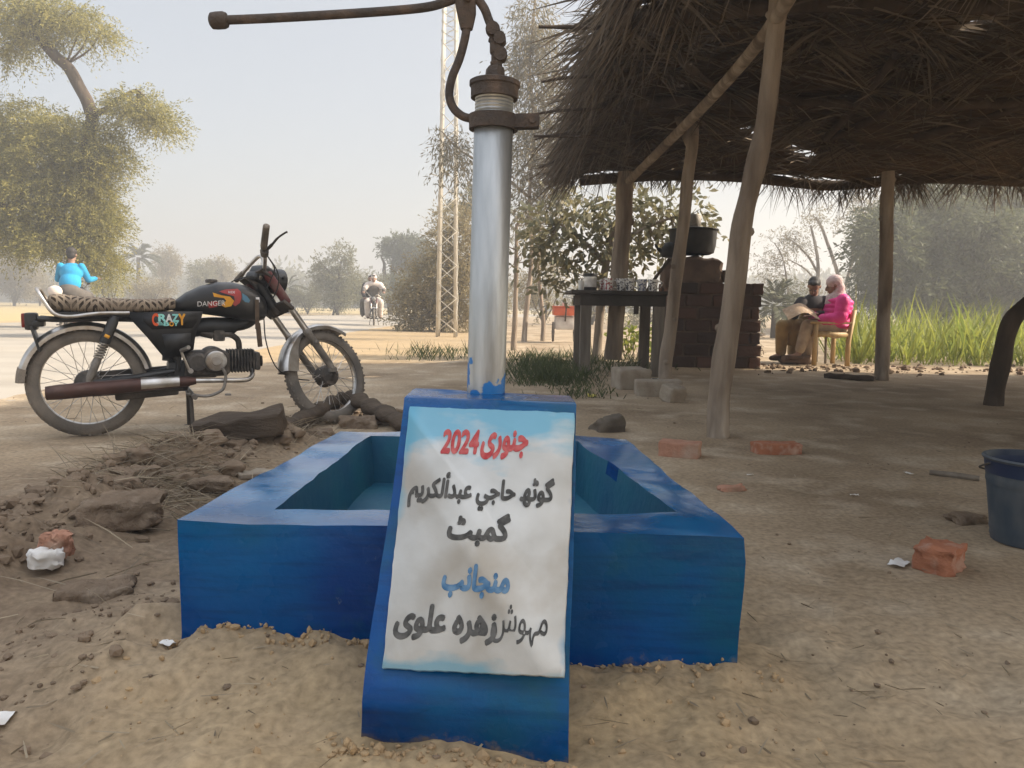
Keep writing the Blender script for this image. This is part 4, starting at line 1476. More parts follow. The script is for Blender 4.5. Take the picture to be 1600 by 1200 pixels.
# ---------------------------------------------------------------- tea table and what stands on it
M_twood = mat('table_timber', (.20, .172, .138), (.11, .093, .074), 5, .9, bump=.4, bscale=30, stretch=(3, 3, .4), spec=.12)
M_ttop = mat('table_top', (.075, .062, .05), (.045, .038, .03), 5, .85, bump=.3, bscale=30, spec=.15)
table = thing('tea_table', Vector((1.1, 8.25, 0)), 'grey weathered wooden table with thick legs under the thatch', 'table')
TZ = .865
mb = MB()
for k in range(5): mb.rbox((1.11, 7.80+.19*k, TZ-.02), (1.06, .184, .036), .006, jit=.002, seed=k, sub=2)
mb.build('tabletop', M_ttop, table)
for k, (x, y) in enumerate(((.735, 7.80), (1.47, 7.80), (.735, 8.55), (1.47, 8.60))):
    mb = MB()
    z0 = float(hgt(x, y))-.03
    mb.rbox((x, y, (z0+TZ-.04)/2), (.11, .09, TZ-.04-z0), .008, jit=.004, seed=k, sub=4)
    mb.build('leg', M_twood, table)
mb = MB()
mb.rbox((1.10, 7.765, TZ-.10), (.86, .03, .11), .005, jit=.003, seed=3, sub=3)
mb.rbox((1.10, 8.62, TZ-.10), (.86, .03, .11), .005, jit=.003, seed=5, sub=3)
mb.rbox((.69, 8.2, TZ-.10), (.03, .8, .11), .005)
mb.rbox((1.52, 8.2, TZ-.10), (.03, .8, .11), .005)
mb.rbox((1.24, 7.78, TZ-.19), (.05, .03, .09), .004)
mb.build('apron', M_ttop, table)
def cupmat(name, c, s):
    return mat(name, (.70, .68, .64), c, s, .3, ramp=(.52, .56), detail=3)
M_cups = [cupmat('red_print_cup', (.30, .05, .045), 55), cupmat('dark_print_cup', (.06, .055, .06), 48), cupmat('blue_print_cup', (.10, .12, .22), 60)]
LBL = ('white cup printed in red, second in the row on the tea table', 'white cup printed in dark red beside the tin on the tea table', 'plain looking grey cup in the middle of the row on the tea table',
       'dark printed cup in the middle of the row on the tea table', 'white cup with blue print, second from the stove side of the tea table', 'white cup with its handle pointing at the stove, last on the tea table')
for k, (px, r_, hh, mi, hd) in enumerate(((951, .052, .125, 0, 180), (944, .05, .12, 0, 200), (970, .05, .125, 1, 180), (984, .052, .125, 1, 250), (1003, .052, .12, 2, 190), (1020, .052, .118, 1, 0))):
    yy = (7.86, 8.0, 7.9, 7.84, 7.87, 7.83)[k]
    p = dp(px, 450, yy)
    p.z = TZ-.002
    cup = thing('cup', p, LBL[k], 'cup', 'cups lined up on the tea table')
    mb = MB()
    mb.lathe([(r_*.62, 0), (r_*.78, .004), (r_*.86, hh*.3), (r_, hh), (r_*.93, hh), (r_*.78, hh*.3), (r_*.6, .012), (.0, .010)], p, n=22, cap=False)
    mb.build('bowl', M_cups[mi], cup)
    mb = MB()
    a = R(hd)
    d = Vector((math.cos(a), math.sin(a)*.3, 0)).normalized()
    mb.tube(smooth_path([p+d*r_*.95+Vector((0, 0, hh*.85)), p+d*(r_+.035)+Vector((0, 0, hh*.8)), p+d*(r_+.030)+Vector((0, 0, hh*.4)), p+d*r_*.85+Vector((0, 0, hh*.22))]), .0065, 8)
    mb.build('handle', M_cups[mi], cup)
p = dp(922, 450, 7.95)
p.z = TZ-.002
tin = thing('tea_tin', p, 'dark tin with a white label at the end of the tea table', 'tin')
mb = MB()
mb.lathe([(.066, 0), (.068, .003), (.068, .155), (.070, .157), (.070, .172), (.062, .175), (.0, .176)], p, n=28, cap=False)
mb.build('can', M_black, tin)
mb = MB()
mb.lathe([(.0686, .035), (.0686, .14)], p, n=14, cap=False, a0=150, a1=290)
mb.build('label', M_white, tin)
p = dp(908, 450, 7.86)
p.z = TZ-.002
gl = MB()
gl.lathe([(.0, .004), (.026, .004), (.028, 0), (.034, .10), (.031, .10), (.026, .008), (.0, .008)], p, n=18, cap=False)
M_gl = mat('drinking_glass', (.62, .62, .58), (.5, .5, .47), 9, .15)
tag(gl.build('drinking_glass', M_gl, origin=p), 'pale drinking glass at the far left end of the tea table', 'glass')

# ---------------------------------------------------------------- brick stove
sv0, sv1 = 1.84, 2.87
SY = 8.93
stove = thing('brick_stove', Vector(((sv0+sv1)/2, SY+.4, 0)), 'smoke darkened brick stove with a clay hearth under the thatch', 'stove')
M_sbrick = leafmat('smoked_bricks', (.145, .085, .062), (.07, .054, .045), 0, .95, spec=.08)
nb = M_sbrick.node_tree
bz_ = nb.nodes.new('ShaderNodeTexNoise')
bz_.inputs['Scale'].default_value = 40
bb = nb.nodes.new('ShaderNodeBump')
bb.inputs['Strength'].default_value = .6
bb.inputs['Distance'].default_value = .01
nb.links.new(bz_.outputs['Fac'], bb.inputs['Height'])
nb.links.new(bb.outputs[0], nb.nodes['Principled BSDF'].inputs['Normal'])
mb = MB()
rng = np.random.default_rng(4)
ch = .143
for r_ in range(7):
    z = ch*r_+ch/2
    off = .15 if r_ % 2 else 0
    x = sv0-off
    while x < sv1:
        x2 = min(x+.295, sv1+rng.uniform(-.03, .03))
        xx = max(x, sv0+rng.uniform(-.02, .02))
        if x2-xx > .05: mb.rbox(((xx+x2)/2, SY+.06+rng.uniform(-.012, .012), z), (x2-xx-.014, .12, ch-.016), .016, jit=.012, seed=int(rng.integers(0, 999)), sub=2, rot=rng.normal(0, .02))
        x += .305
    y = SY+.13-off*.8
    while y < SY+.8:
        for xs in (sv0+.06, sv1-.06): mb.rbox((xs+rng.uniform(-.015, .015), y+.115, z), (.12, .225, ch-.013), .012, jit=.006, seed=int(rng.integers(0, 999)), sub=2, rot=rng.normal(0, .02))
        y += .24
mb.build('brick_base', M_sbrick, stove)
mb = MB()
mb.rbox(((sv0+sv1)/2, SY+.435, .495), (sv1-sv0-.035, .82, .985), .02, jit=.01, sub=5)
mb.build('mud_core', M_clay, stove)
mb = MB()
pc_ = dp(1077, 424, SY+.32)
mb.rbox(pc_+Vector((.03, 0, -.02)), (.62, .55, .36), .11, jit=.035, seed=6, sub=5, seg=3)
mb.rbox(dp(1052, 432, SY+.2), (.26, .3, .26), .06, jit=.02, seed=9, sub=4, seg=3)
mb.build('clay_hearth', M_clay, stove)
M_soot = mat('sooty_pan', (.020, .019, .018), (.05, .045, .04), 8, .6, .4)
q = dp(1082, 398, SY+.30)
pot = thing('cooking_pot', q, 'wide blackened cooking pot on top of the brick stove', 'pot')
mb = MB()
mb.lathe([(.20, 0), (.245, .02), (.265, .10), (.275, .27), (.295, .285), (.292, .295), (.265, .29), (.255, .10), (.0, .05)], q, n=36, cap=False)
mb.build('pan', M_soot, pot)
mb = MB()
mb.lathe([(.285, .296), (.2, .31), (.05, .325), (.0, .327)], q, n=32, cap=False)
mb.build('pot_lid', M_soot, pot)
q2 = q+Vector((.0, 0, .325))
mb = MB()
mb.lathe([(.0, 0), (.075, .0), (.085, .02), (.088, .13), (.08, .145), (.0, .15)], q2, n=22, cap=False)
tag(mb.build('milk_can', M_alloy, origin=q2), 'small grey metal can standing on the cooking pot lid', 'can')
q = dp(1046, 402, SY+.12)
kt = thing('kettle', q, 'small black kettle beside the wide cooking pot on the stove', 'kettle')
mb = MB()
mb.lathe([(.0, 0), (.085, 0), (.10, .03), (.095, .11), (.06, .16), (.03, .17), (.0, .18)], q, n=24, cap=False)
mb.build('pan', M_soot, kt)
mb = MB()
mb.tube(smooth_path([q+Vector((-.085, 0, .06)), q+Vector((-.14, 0, .10)), q+Vector((-.17, 0, .15))]), [.022]*6+[.015]*6+[.010], 10)
mb.build('spout', M_soot, kt)
for (px, hgt_, lab) in ((1117, .19, 'small dark clay pot on the ledge of the brick stove'), (1136, .14, 'smaller dark clay pot half behind the leaning pole on the stove')):
    q = dp(px, 440, SY+.15)
    q.z = 1.005
    mb = MB()
    mb.lathe([(.0, 0), (.06, .0), (.085, hgt_*.3), (.09, hgt_*.6), (.07, hgt_*.85), (.08, hgt_), (.065, hgt_), (.05, hgt_*.8), (.0, hgt_*.5)], q, n=22, cap=False)
    tag(mb.build('clay_pot', M_clay, origin=q), lab, 'pot', 'pots on the stove ledge')
mb = MB()
a, c = dp(1008, 458, SY-.05), dp(1046, 405, SY+.1)
mb.tube([a, (a+c)/2+Vector((0, 0, .01)), c], [.016, .02, .018], 9)
tag(mb.build('stick', M_bark2, origin=a), 'dark firewood stick leaning between tea table and stove', 'stick')

# ---------------------------------------------------------------- bucket
q = G(1611, 846)
bk = thing('bucket', q, 'paint smeared blue plastic bucket standing on the dirt at the right edge', 'bucket')
M_bucket = mat('bucket_plastic', (.030, .048, .068), (.115, .12, .12), 8, .6, c3=(.010, .022, .05), s3=6, t3=(.45, .62), stretch=(1, 1, .5))
M_bin = mat('bucket_blue', (.008, .018, .055), (.014, .03, .07), 9, .5)
mb = MB()
Hb, r0, r1 = .262, .108, .142
def rr_(t): return r0+(r1-r0)*t
prof = [(.0, .004), (r0-.006, .003), (r0, 0)]
for t in np.linspace(.02, .96, 24): prof.append((rr_(t)+(.0022 if (.05 < t < .09 or .12 < t < .16 or .70 < t < .74) else 0), Hb*t))
prof += [(r1+.004, Hb*.965), (r1+.006, Hb*.985), (r1+.003, Hb), (r1-.004, Hb), (r1-.006, Hb*.95), (r0-.003, .012), (.0, .010)]
mb.lathe(prof, q, n=48, cap=False)
mb.build('pail', M_bucket, bk, angle=50)
mb = MB()
mb.lathe([(rr_(.80)+.0008, Hb*.80), (rr_(.95)+.0012, Hb*.955)], q, n=48, cap=False)
mb.lathe([(rr_(.93)-.0065, Hb*.93), (rr_(.5)-.0065, Hb*.5)], q, n=48, cap=False)
mb.build('paint_band', M_bin, bk)
mb = MB()
mb.tube(smooth_path([q+Vector((r1+.006, 0, Hb*.93)), q+Vector((r1*.8, .10, Hb*.80)), q+Vector((0, .152, Hb*.72)), q+Vector((-r1*.8, .10, Hb*.80)), q+Vector((-r1-.006, 0, Hb*.93))]), .003, 6)
mb.build('handle', M_dark, bk)

# ---------------------------------------------------------------- bricks, blocks, stones, timber
def brick(px, py, size, rz, m_, lab, cat='brick', group=None, tilt=0, seed=0, sink=.006, name='brick', jit=.004, rad=.006):
    p = G(px, py)
    mb = MB()
    M = Matrix.Rotation(rz, 3, 'Z') @ Matrix.Rotation(tilt, 3, 'X')
    mb.rbox(p+Vector((0, 0, size[2]/2-sink)), size, rad, rot=M, jit=jit, sub=5, seed=seed)
    return tag(mb.build(name, m_, origin=p, angle=60), lab, cat, group)
M_brick2 = mat('dusty_brick', (.46, .25, .17), (.36, .18, .115), 14, .95, bump=.5, bscale=60, c3=(.44, .33, .25), s3=9, spec=.08)
brick(1062, 712, (.185, .11, .075), -.35, M_brick2, 'pale orange brick lying nearest the blue trough rim', group='loose bricks on the dirt', seed=1)
brick(1212, 709, (.225, .10, .062), .06, M_brick, 'dark red brick lying right of the leaning pole foot', group='loose bricks on the dirt', seed=2)
brick(1466, 888, (.115, .10, .075), .75, M_brick, 'broken half brick lying in front of the bucket', group='loose bricks on the dirt', seed=3, jit=.012, rad=.012)
brick(1143, 766, (.10, .05, .03), .2, M_brick2, 'small flat brick fragment half sunk in dirt right of the trough', 'brick fragment', seed=4, sink=.012, jit=.012, name='brick_fragment')
brick(985, 606, (.28, .30, .19), .15, M_pale, 'large pale block behind the other blocks under the tea table', 'block', 'pale blocks near the tea table', seed=5, jit=.012, name='mud_block', sink=.02, rad=.02)
brick(1028, 618, (.36, .20, .14), -.05, M_pale, 'long pale block lying in front near the tea table', 'block', 'pale blocks near the tea table', seed=6, jit=.010, name='mud_block', sink=.015, rad=.018)
brick(1051, 627, (.15, .13, .125), .55, M_pale, 'small tilted pale block at the foot of the forked post', 'block', 'pale blocks near the tea table', tilt=.25, seed=7, jit=.010, name='mud_block', rad=.014)
brick(150, 926, (.16, .10, .045), .35, M_earth, 'earth coloured slab lying flat in the left foreground soil', 'slab', seed=8, jit=.012, name='earth_slab', sink=.026, rad=.012)
brick(72, 872, (.075, .055, .04), .5, M_white, 'white chip of stone beside an orange fragment at left', 'stone chip', seed=9, sink=.020, jit=.010, name='stone_chip', rad=.008)
brick(88, 856, (.07, .05, .06), -.3, M_brick2, 'orange brick fragment beside the white chip at left', 'brick fragment', seed=10, sink=.022, jit=.012, name='brick_fragment', rad=.01)
brick(404, 742, (.16, .075, .022), .55, M_pale, 'flat pale stone lying against the left side of the trough', 'stone', seed=11, jit=.010, name='flat_stone', rad=.006)
brick(285, 700, (.15, .10, .02), .2, M_pale, 'flat pale stone left of the dark timber slab', 'stone', seed=12, jit=.010, name='flat_stone', rad=.006)
def rock(px, py, size, m_, lab, seed, rot=0, group=None, name='rock', lev=4, rough=.4, dz=.3):
    p = G(px, py)
    mb = MB()
    mb.rock(p+Vector((0, 0, size[2]*(dz-.22))), size, seed, lev, rough, rot)
    return tag(mb.build(name, m_, origin=p, angle=50), lab, 'rock', group)
M_rock = mat('grey_brown_rock', (.16, .135, .105), (.09, .075, .06), 9, .95, bump=.6, bscale=40, spec=.1)
rock(948, 672, (.10, .08, .085), M_rock, 'dark grey brown rock standing just behind the trough', 3, .4)
rock(560, 668, (.11, .08, .075), M_earth, 'rounded brown earth lump under the rotten log', 5, .1)
rock(500, 682, (.08, .06, .05), M_earth, 'smaller brown earth lump at the near end of the log', 6, .9)
rock(190, 800, (.12, .08, .06), M_earth, 'brown earth lump on the dug ridge, nearest the left edge', 7, .5)
rock(215, 745, (.10, .07, .045), M_earth, 'brown earth lump on the dug ridge behind the dry grass', 8, 1.2)
rock(330, 758, (.08, .06, .035), M_earth, 'brown earth lump on the dug ridge below the timber slab', 9, .2)
rock(1512, 815, (.07, .05, .032), M_earth, 'low dark clod beside the bucket', 10, .2)
mb = MB()
a, c = G(306, 702), G(436, 688)
mid = (a+c)/2
dv = (c-a)
mb.rbox(mid+Vector((0, .03, .075)), (dv.length*1.08, .14, .105), .014, rot=Matrix.Rotation(math.atan2(dv.y, dv.x), 3, 'Z') @ Matrix.Rotation(-.16, 3, 'Y') @ Matrix.Rotation(.14, 3, 'X'), jit=.020, sub=7, seed=2)
M_timb = mat('dark_timber', (.075, .058, .044), (.13, .10, .074), 6, .95, bump=.8, bscale=22, stretch=(.4, 2, 2), spec=.08)
tag(mb.build('timber_slab', M_timb, origin=mid, angle=50), 'short dark timber slab lying on the rubble in front of the motorcycle', 'timber')
mb = MB()
P, rr = wob([G(418, 694, .035), G(470, 672, .05), G(520, 655, .095), G(548, 652, .115), G(585, 660, .08), G(640, 672, .03)], .048, .05, 31, k=7)
mb.tube(P, [r_*(1+.25*math.sin(i*1.9)) for i, r_ in enumerate(rr)], 14, flat=.8)
tag(mb.build('rotten_log', M_timb, origin=G(520, 668), angle=60), 'crooked rotten log humped behind the left rim of the trough', 'log')
mb = MB()
a, c = G(1288, 590, .03), G(1366, 596, .025)
mb.rbox((a+c)/2+Vector((0, 0, .0)), ((c-a).length, .09, .05), .014, rot=math.atan2((c-a).y, (c-a).x), jit=.02, sub=6, seed=4)
tag(mb.build('driftwood', M_timb, origin=(a+c)/2), 'flat piece of dark wood lying near the far right post', 'wood')
mb = MB()
a, c = G(1452, 742, .012), G(1530, 752, .012)
mb.tube([a, (a+c)/2, c], [.010, .014, .011], 8)
tag(mb.build('stick', M_wood, origin=a), 'pale stick on the ground behind the bucket', 'stick')
# scraps of paper and wrappers
def scrap(px, py, s, m_, lab, seed, name='paper_scrap', cat='litter', group='scraps of litter on the ground'):
    p = G(px, py)
    rg = np.random.default_rng(seed)
    bm = bmesh.new()
    bmesh.ops.create_grid(bm, x_segments=5, y_segments=5, size=.5)
    a = rg.uniform(0, 3.14)
    for v in bm.verts:
        x, y = v.co.x*s*1.4, v.co.y*s*.8
        v.co = Vector((x*math.cos(a)-y*math.sin(a), x*math.sin(a)+y*math.cos(a), 0))
        v.co.z = .006+.35*s*abs(mnoise.noise(v.co*(1.5/s)+Vector((seed, 0, 0))))
    mb = MB()
    bm.verts.index_update()
    mb.add([v.co+p for v in bm.verts], [[v.index for v in f.verts] for f in bm.faces])
    bm.free()
    return tag(mb.build(name, m_, origin=p), lab, cat, group)
scrap(924, 620, .075, mat('yellow_wrapper', (.55, .46, .04), (.4, .33, .03), 20, .5), 'crumpled yellow wrapper on the grass left of the pale blocks', 1, 'wrapper')
scrap(1404, 884, .05, M_white, 'white paper scrap lying left of the broken half brick', 2)
scrap(1172, 744, .02, M_white, 'tiny white scrap between the two bricks by the leaning pole', 3)
scrap(1335, 776, .022, M_white, 'tiny white scrap on bare dirt left of the bucket', 4)
scrap(262, 1010, .022, M_white, 'white paper scrap pressed in the soil of the left foreground', 5)
scrap(6, 1128, .03, M_white, 'white scrap at the bottom left corner of the dirt', 6)
scrap(1420, 742, .03, M_white, 'white scrap beside the pale stick behind the bucket', 7)
scrap(430, 760, .02, M_white, 'tiny white scrap on the rubble beside the left trough rim', 8)
M_stripe = mat('striped_cloth', (.6, .58, .55), (.03, .03, .03), 30, .9, stretch=(3, .3, .3), ramp=(.49, .51))
scrap(1018, 596, .13, M_stripe, 'crumpled black and white striped rag behind the pale blocks', 9, 'striped_rag', 'rag', None)
# ---------------------------------------------------------------- trees
def leafcards(mb, c, d, L_, W, rng):
    d = d/(np.linalg.norm(d, axis=1, keepdims=True)+1e-9)
    sd = np.cross(d, rng.normal(size=d.shape))
    sd /= np.linalg.norm(sd, axis=1, keepdims=True)+1e-9
    L_ = np.asarray(L_).reshape(-1, 1)
    W = np.asarray(W).reshape(-1, 1)/2
    if getattr(mb, 'broad', False):
        mb.polys(np.stack([c, c+d*L_*.3+sd*W*.85, c+d*L_*.65+sd*W, c+d*L_, c+d*L_*.65-sd*W, c+d*L_*.3-sd*W*.85], 1).reshape(-1, 3), 6)
    else:
        mb.polys(np.stack([c, c+d*L_*.45+sd*W, c+d*L_, c+d*L_*.45-sd*W], 1).reshape(-1, 3), 4)
def crown_sprays(mb, cl, dens, slen, nl, ll, lw, droop, rng, shell=.55, flat=0.):
    """cl: list of (centre, radius xyz); dens: sprays per clump of 1 m^2 outline"""
    for (c, r) in cl:
        n_ = max(6, int(dens*(r[0]*r[2]*3.1)))
        u = rng.normal(size=(n_, 3))
        u /= np.linalg.norm(u, axis=1, keepdims=True)
        rad = shell+(1-shell)*rng.random((n_, 1))**.6
        rad *= .76+.62*rng.random((n_, 1))**2
        p = np.array(c)+u*np.array(r)*rad
        d = u*.75+rng.normal(size=(n_, 3))*.5
        d[:, 2] = d[:, 2]*(1-flat)-droop*.5
        d /= np.linalg.norm(d, axis=1, keepdims=True)
        L_ = slen*rng.uniform(.5, 1.3, (n_, 1))
        t = np.linspace(.08, 1, nl)[None, :, None]
        P = p[:, None, :]+d[:, None, :]*L_[:, None, :]*t
        P[:, :, 2] -= (droop*L_*t[:, :, 0]**2)
        P = P.reshape(-1, 3)+rng.normal(size=(n_*nl, 3))*ll*.35
        D = np.repeat(d, nl, 0)+rng.normal(size=(n_*nl, 3))*.65
        D[:, 2] -= droop*.6
        leafcards(mb, P, D, ll*rng.uniform(.6, 1.3, n_*nl), lw*rng.uniform(.7, 1.3, n_*nl), rng)
def px_clumps(cl, Y):
    out = []
    for q in cl:
        px, py, rx, ry = q[:4]
        dy = q[4] if len(q) > 4 else 0
        c = dp(px, py, Y+dy)
        k = Y/1200
        out.append((c, (rx*k, max(rx, ry)*k*.85, ry*k)))
    return out
def tree(name, label, cat, base, limbs, clumps, lm, bm_, par, group=None, seed=0, twigs=True):
    rng = np.random.default_rng(seed+100)
    t = thing(name, base, label, cat, group)
    mb = MB()
    ends = []
    for pts, r0, r1 in limbs:
        P, rr = wob(pts, r0, r1, seed+len(ends)*7, k=4)
        mb.tube(P, rr, 9)
        ends.append(P)
    allp = [p for P in ends for p in P[len(P)//3:]]
    if twigs:
        for (c, r) in clumps:
            s = min(allp, key=lambda p: (p-c).length+.5*max(0, p.z-c.z))
            for k in range(3):
                e = c+Vector(rng.uniform(-.6, .6, 3)*np.array(r))
                mid = (s+e)/2+Vector((0, 0, -.06*(e-s).length))+Vector(rng.normal(0, .05, 3))*(e-s).length
                rw = max(limbs[-1][2]*.55, .006)
                mb.tube(smooth_path([s, mid, e], 3), [rw]*3+[rw*.7]*3+[rw*.35], 6)
    mb.build('trunk', bm_, t, angle=80)
    mb = MB()
    mb.broad = par.pop('broad', False)
    crown_sprays(mb, clumps, rng=rng, **par)
    mb.build('crown', lm, t)
    return t
L_acacia = leafmat("acacia_leaf", (.42, .36, .11), (.14, .145, .052), .5)
L_far = leafmat('far_leaf', (.24, .22, .12), (.14, .14, .08), .4)
L_pale = leafmat('pale_leaf', (.30, .25, .15), (.20, .17, .10), .4)
L_tam = leafmat('tamarisk_leaf', (.36, .29, .15), (.20, .17, .09), .45)
L_euc = leafmat('eucalyptus_leaf', (.26, .21, .125), (.13, .125, .08), .4)
L_broad = leafmat('broad_leaf', (.14, .145, .09), (.27, .23, .115), .45, .5, spec=.5)
L_dense = leafmat('grey_green_leaf', (.14, .15, .07), (.07, .08, .042), .35)
L_palm = leafmat('palm_leaf', (.13, .13, .065), (.08, .085, .05), .3)
L_cane = leafmat('cane_leaf', (.30, .31, .06), (.15, .19, .045), .5, .55)
L_grass = leafmat('green_grass', (.095, .115, .04), (.05, .065, .025), .35)
L_dry = leafmat('dry_straw', (.38, .31, .21), (.16, .125, .085), .2)

# big acacia at the left
Ya = 18.
b0 = dp(108, 505, Ya)
b0.z = 0
tree('acacia_tree', 'tall feathery acacia with a bare lopped limb, towering over the road at left', 'tree', b0,
     [([b0, dp(112, 440, Ya), dp(122, 370, Ya), dp(128, 290, Ya), dp(136, 225, Ya), dp(146, 180, Ya)], .20, .13),
      ([dp(146, 182, Ya), dp(128, 145, Ya), dp(108, 108, Ya), dp(84, 86, Ya), dp(60, 55, Ya), dp(38, 28, Ya), dp(20, -10, Ya)], .14, .09),
      ([dp(148, 180, Ya), dp(168, 168, Ya), dp(192, 150, Ya), dp(214, 140, Ya)], .07, .03),
      ([dp(128, 300, Ya), dp(80, 240, Ya+.4), dp(20, 190, Ya+.6)], .10, .05),
      ([dp(122, 370, Ya), dp(60, 330, Ya-.3), dp(0, 320, Ya-.5)], .09, .04)],
     [(c, (r[0]*.95, r[1]*.95, r[2]*.86)) for c, r in px_clumps([(95, 25, 55, 24), (140, 45, 34, 14), (30, 10, 50, 25), (60, 55, 30, 16), (5, 60, 30, 35, .4), (215, 165, 34, 22), (245, 180, 26, 18), (195, 160, 22, 14), (255, 195, 18, 12),
                (25, 190, 62, 34, .5), (85, 200, 40, 26), (5, 230, 45, 40, .6), (125, 215, 40, 20), (160, 205, 28, 16), (135, 250, 40, 24), (115, 275, 40, 24), (140, 330, 34, 26), (65, 245, 60, 24), (150, 240, 44, 16), (185, 250, 24, 10),
                (30, 290, 45, 26, -.4), (95, 290, 55, 24), (150, 300, 28, 18), (55, 340, 62, 30), (120, 335, 50, 28), (20, 355, 38, 26), (155, 350, 26, 26), (90, 375, 48, 22, -.3), (140, 385, 36, 24), (165, 410, 20, 24), (30, 385, 30, 16, .5), (-40, 260, 60, 80, .5)], Ya)],
     L_acacia, M_bark2, dict(dens=470, slen=.55, nl=24, ll=.075, lw=.021, droop=.34, shell=.35, flat=.5), seed=1)
# the rest of the left background
def bush(px, py, rx, ry, Y, lab, lm, seed, name='bush', cat='bush', group=None, ll=None, dens=None, droop=.2, trunk=True, extra=()):
    base = dp(px, 470, Y)
    base.z = float(hgt(base.x, base.y))-.03
    rng = np.random.default_rng(seed+50)
    cl = [(px, py, rx*.6, ry*.65)]
    for k in range(7):
        a = rng.uniform(0, 6.28)
        cl.append((px+rx*.62*math.cos(a), py+ry*.55*math.sin(a), rx*rng.uniform(.28, .45), ry*rng.uniform(.28, .48), rng.uniform(-1, 1)*rx*Y/1200*.5))
    cl += list(extra)
    k = Y/1200
    c0 = dp(px, py, Y)
    ll = ll or max(.07, 3.2*k)
    limbs = [([base, (base+c0)/2+Vector((.1, 0, 0)), c0], max(.03, rx*k*.05), max(.012, rx*k*.02))]
    for j in range(3): limbs.append(([base+Vector((0, 0, .1)), dp(px+rx*rng.uniform(-.5, .5), py+ry*.2, Y), dp(px+rx*rng.uniform(-.8, .8), py-ry*rng.uniform(0, .6), Y)], max(.02, rx*k*.03), .01))
    return tree(name, lab, cat, base, limbs, px_clumps(cl, Y), lm, M_bark2, dict(dens=(dens or 16/(k*22)**1.3)*4, slen=max(.3, 13*k), nl=12, ll=ll*1.15, lw=ll*.42, droop=droop, shell=.3), group, seed, twigs=False)
FAR = 'hazy trees along the horizon'
bush(22, 425, 48, 40, 62, 'pale hazy tree at the far left behind the acacia', L_pale, 1, 'far_tree', 'tree', FAR)
bush(62, 442, 26, 22, 66, 'low pale hazy tree just left of the blue shirted rider', L_pale, 2, 'far_tree', 'tree', FAR)
bush(258, 412, 20, 32, 66, 'slim pale hazy tree right of the date palm', L_pale, 3, 'far_tree', 'tree', FAR)
bush(312, 430, 24, 24, 60, 'rounded hazy tree above the motorcycle tank', L_far, 4, 'far_tree', 'tree', FAR)
bush(345, 424, 24, 26, 62, 'hazy tree right beside the rounded one, ending the row left of the handlebar', L_pale, 5, 'far_tree', 'tree', FAR)
bush(172, 445, 32, 20, 34, 'olive scrub bush behind the motorcycle seat', L_acacia, 6, group='scrub along the far road edge')
bush(235, 452, 40, 16, 46, 'low scrub bush under the date palm', L_pale, 7, group='scrub along the far road edge')
bush(395, 462, 40, 13, 52, 'low scrub just behind the motorcycle headlamp', L_far, 8, group='scrub along the far road edge')
bush(520, 455, 38, 27, 42, 'rounded grey green bush under the umbrella shaped tree', L_far, 9, group='scrub along the far road edge')
bush(575, 452, 32, 26, 44, 'grey green bush directly behind the oncoming riders', L_far, 10, group='scrub along the far road edge')
bush(480, 462, 26, 16, 46, 'small low bush left of the rounded grey green one', L_far, 11, group='scrub along the far road edge')
bush(622, 455, 26, 26, 46, 'dark bush at the foot of the dense two trunk tree', L_dense, 12, group='scrub along the far road edge')
Y5 = 42.
b5 = dp(527, 478, Y5)
b5.z = 0
tree('umbrella_tree', 'small open tree with an umbrella shaped top tuft beyond the road', 'tree', b5,
     [([b5, dp(528, 450, Y5), dp(530, 425, Y5), dp(534, 405, Y5)], .10, .05), ([dp(529, 440, Y5), dp(515, 425, Y5), dp(502, 412, Y5)], .06, .03)],
     px_clumps([(534, 396, 17, 12), (540, 402, 12, 9), (503, 408, 12, 8), (510, 424, 18, 12), (497, 425, 10, 10), (545, 430, 16, 12), (530, 440, 25, 14)], Y5),
     L_far, M_bark2, dict(dens=90, slen=.5, nl=11, ll=.15, lw=.06, droop=.2, shell=.3), seed=15)
Y6 = 50.
b6 = dp(610, 480, Y6)
b6.z = 0
tree('dense_tree', 'dark dense tree on two crooked trunks beyond the road', 'tree', b6,
     [([b6, dp(612, 450, Y6), dp(613, 425, Y6), dp(614, 405, Y6)], .17, .09), ([dp(600, 425, Y6), dp(600, 412, Y6), dp(596, 402, Y6)], .12, .06), ([b6, dp(603, 450, Y6), dp(600, 424, Y6)], .16, .11), ([dp(613, 430, Y6), dp(622, 414, Y6), dp(635, 400, Y6)], .1, .06)],
     px_clumps([(620, 382, 20, 12), (638, 384, 24, 16), (655, 395, 20, 18), (610, 392, 12, 8), (640, 402, 24, 14), (660, 412, 14, 14), (628, 412, 14, 10), (648, 425, 22, 16), (604, 380, 9, 6)], Y6),
     L_dense, M_bark2, dict(dens=95, slen=.55, nl=12, ll=.18, lw=.075, droop=.2, shell=.3), seed=16)
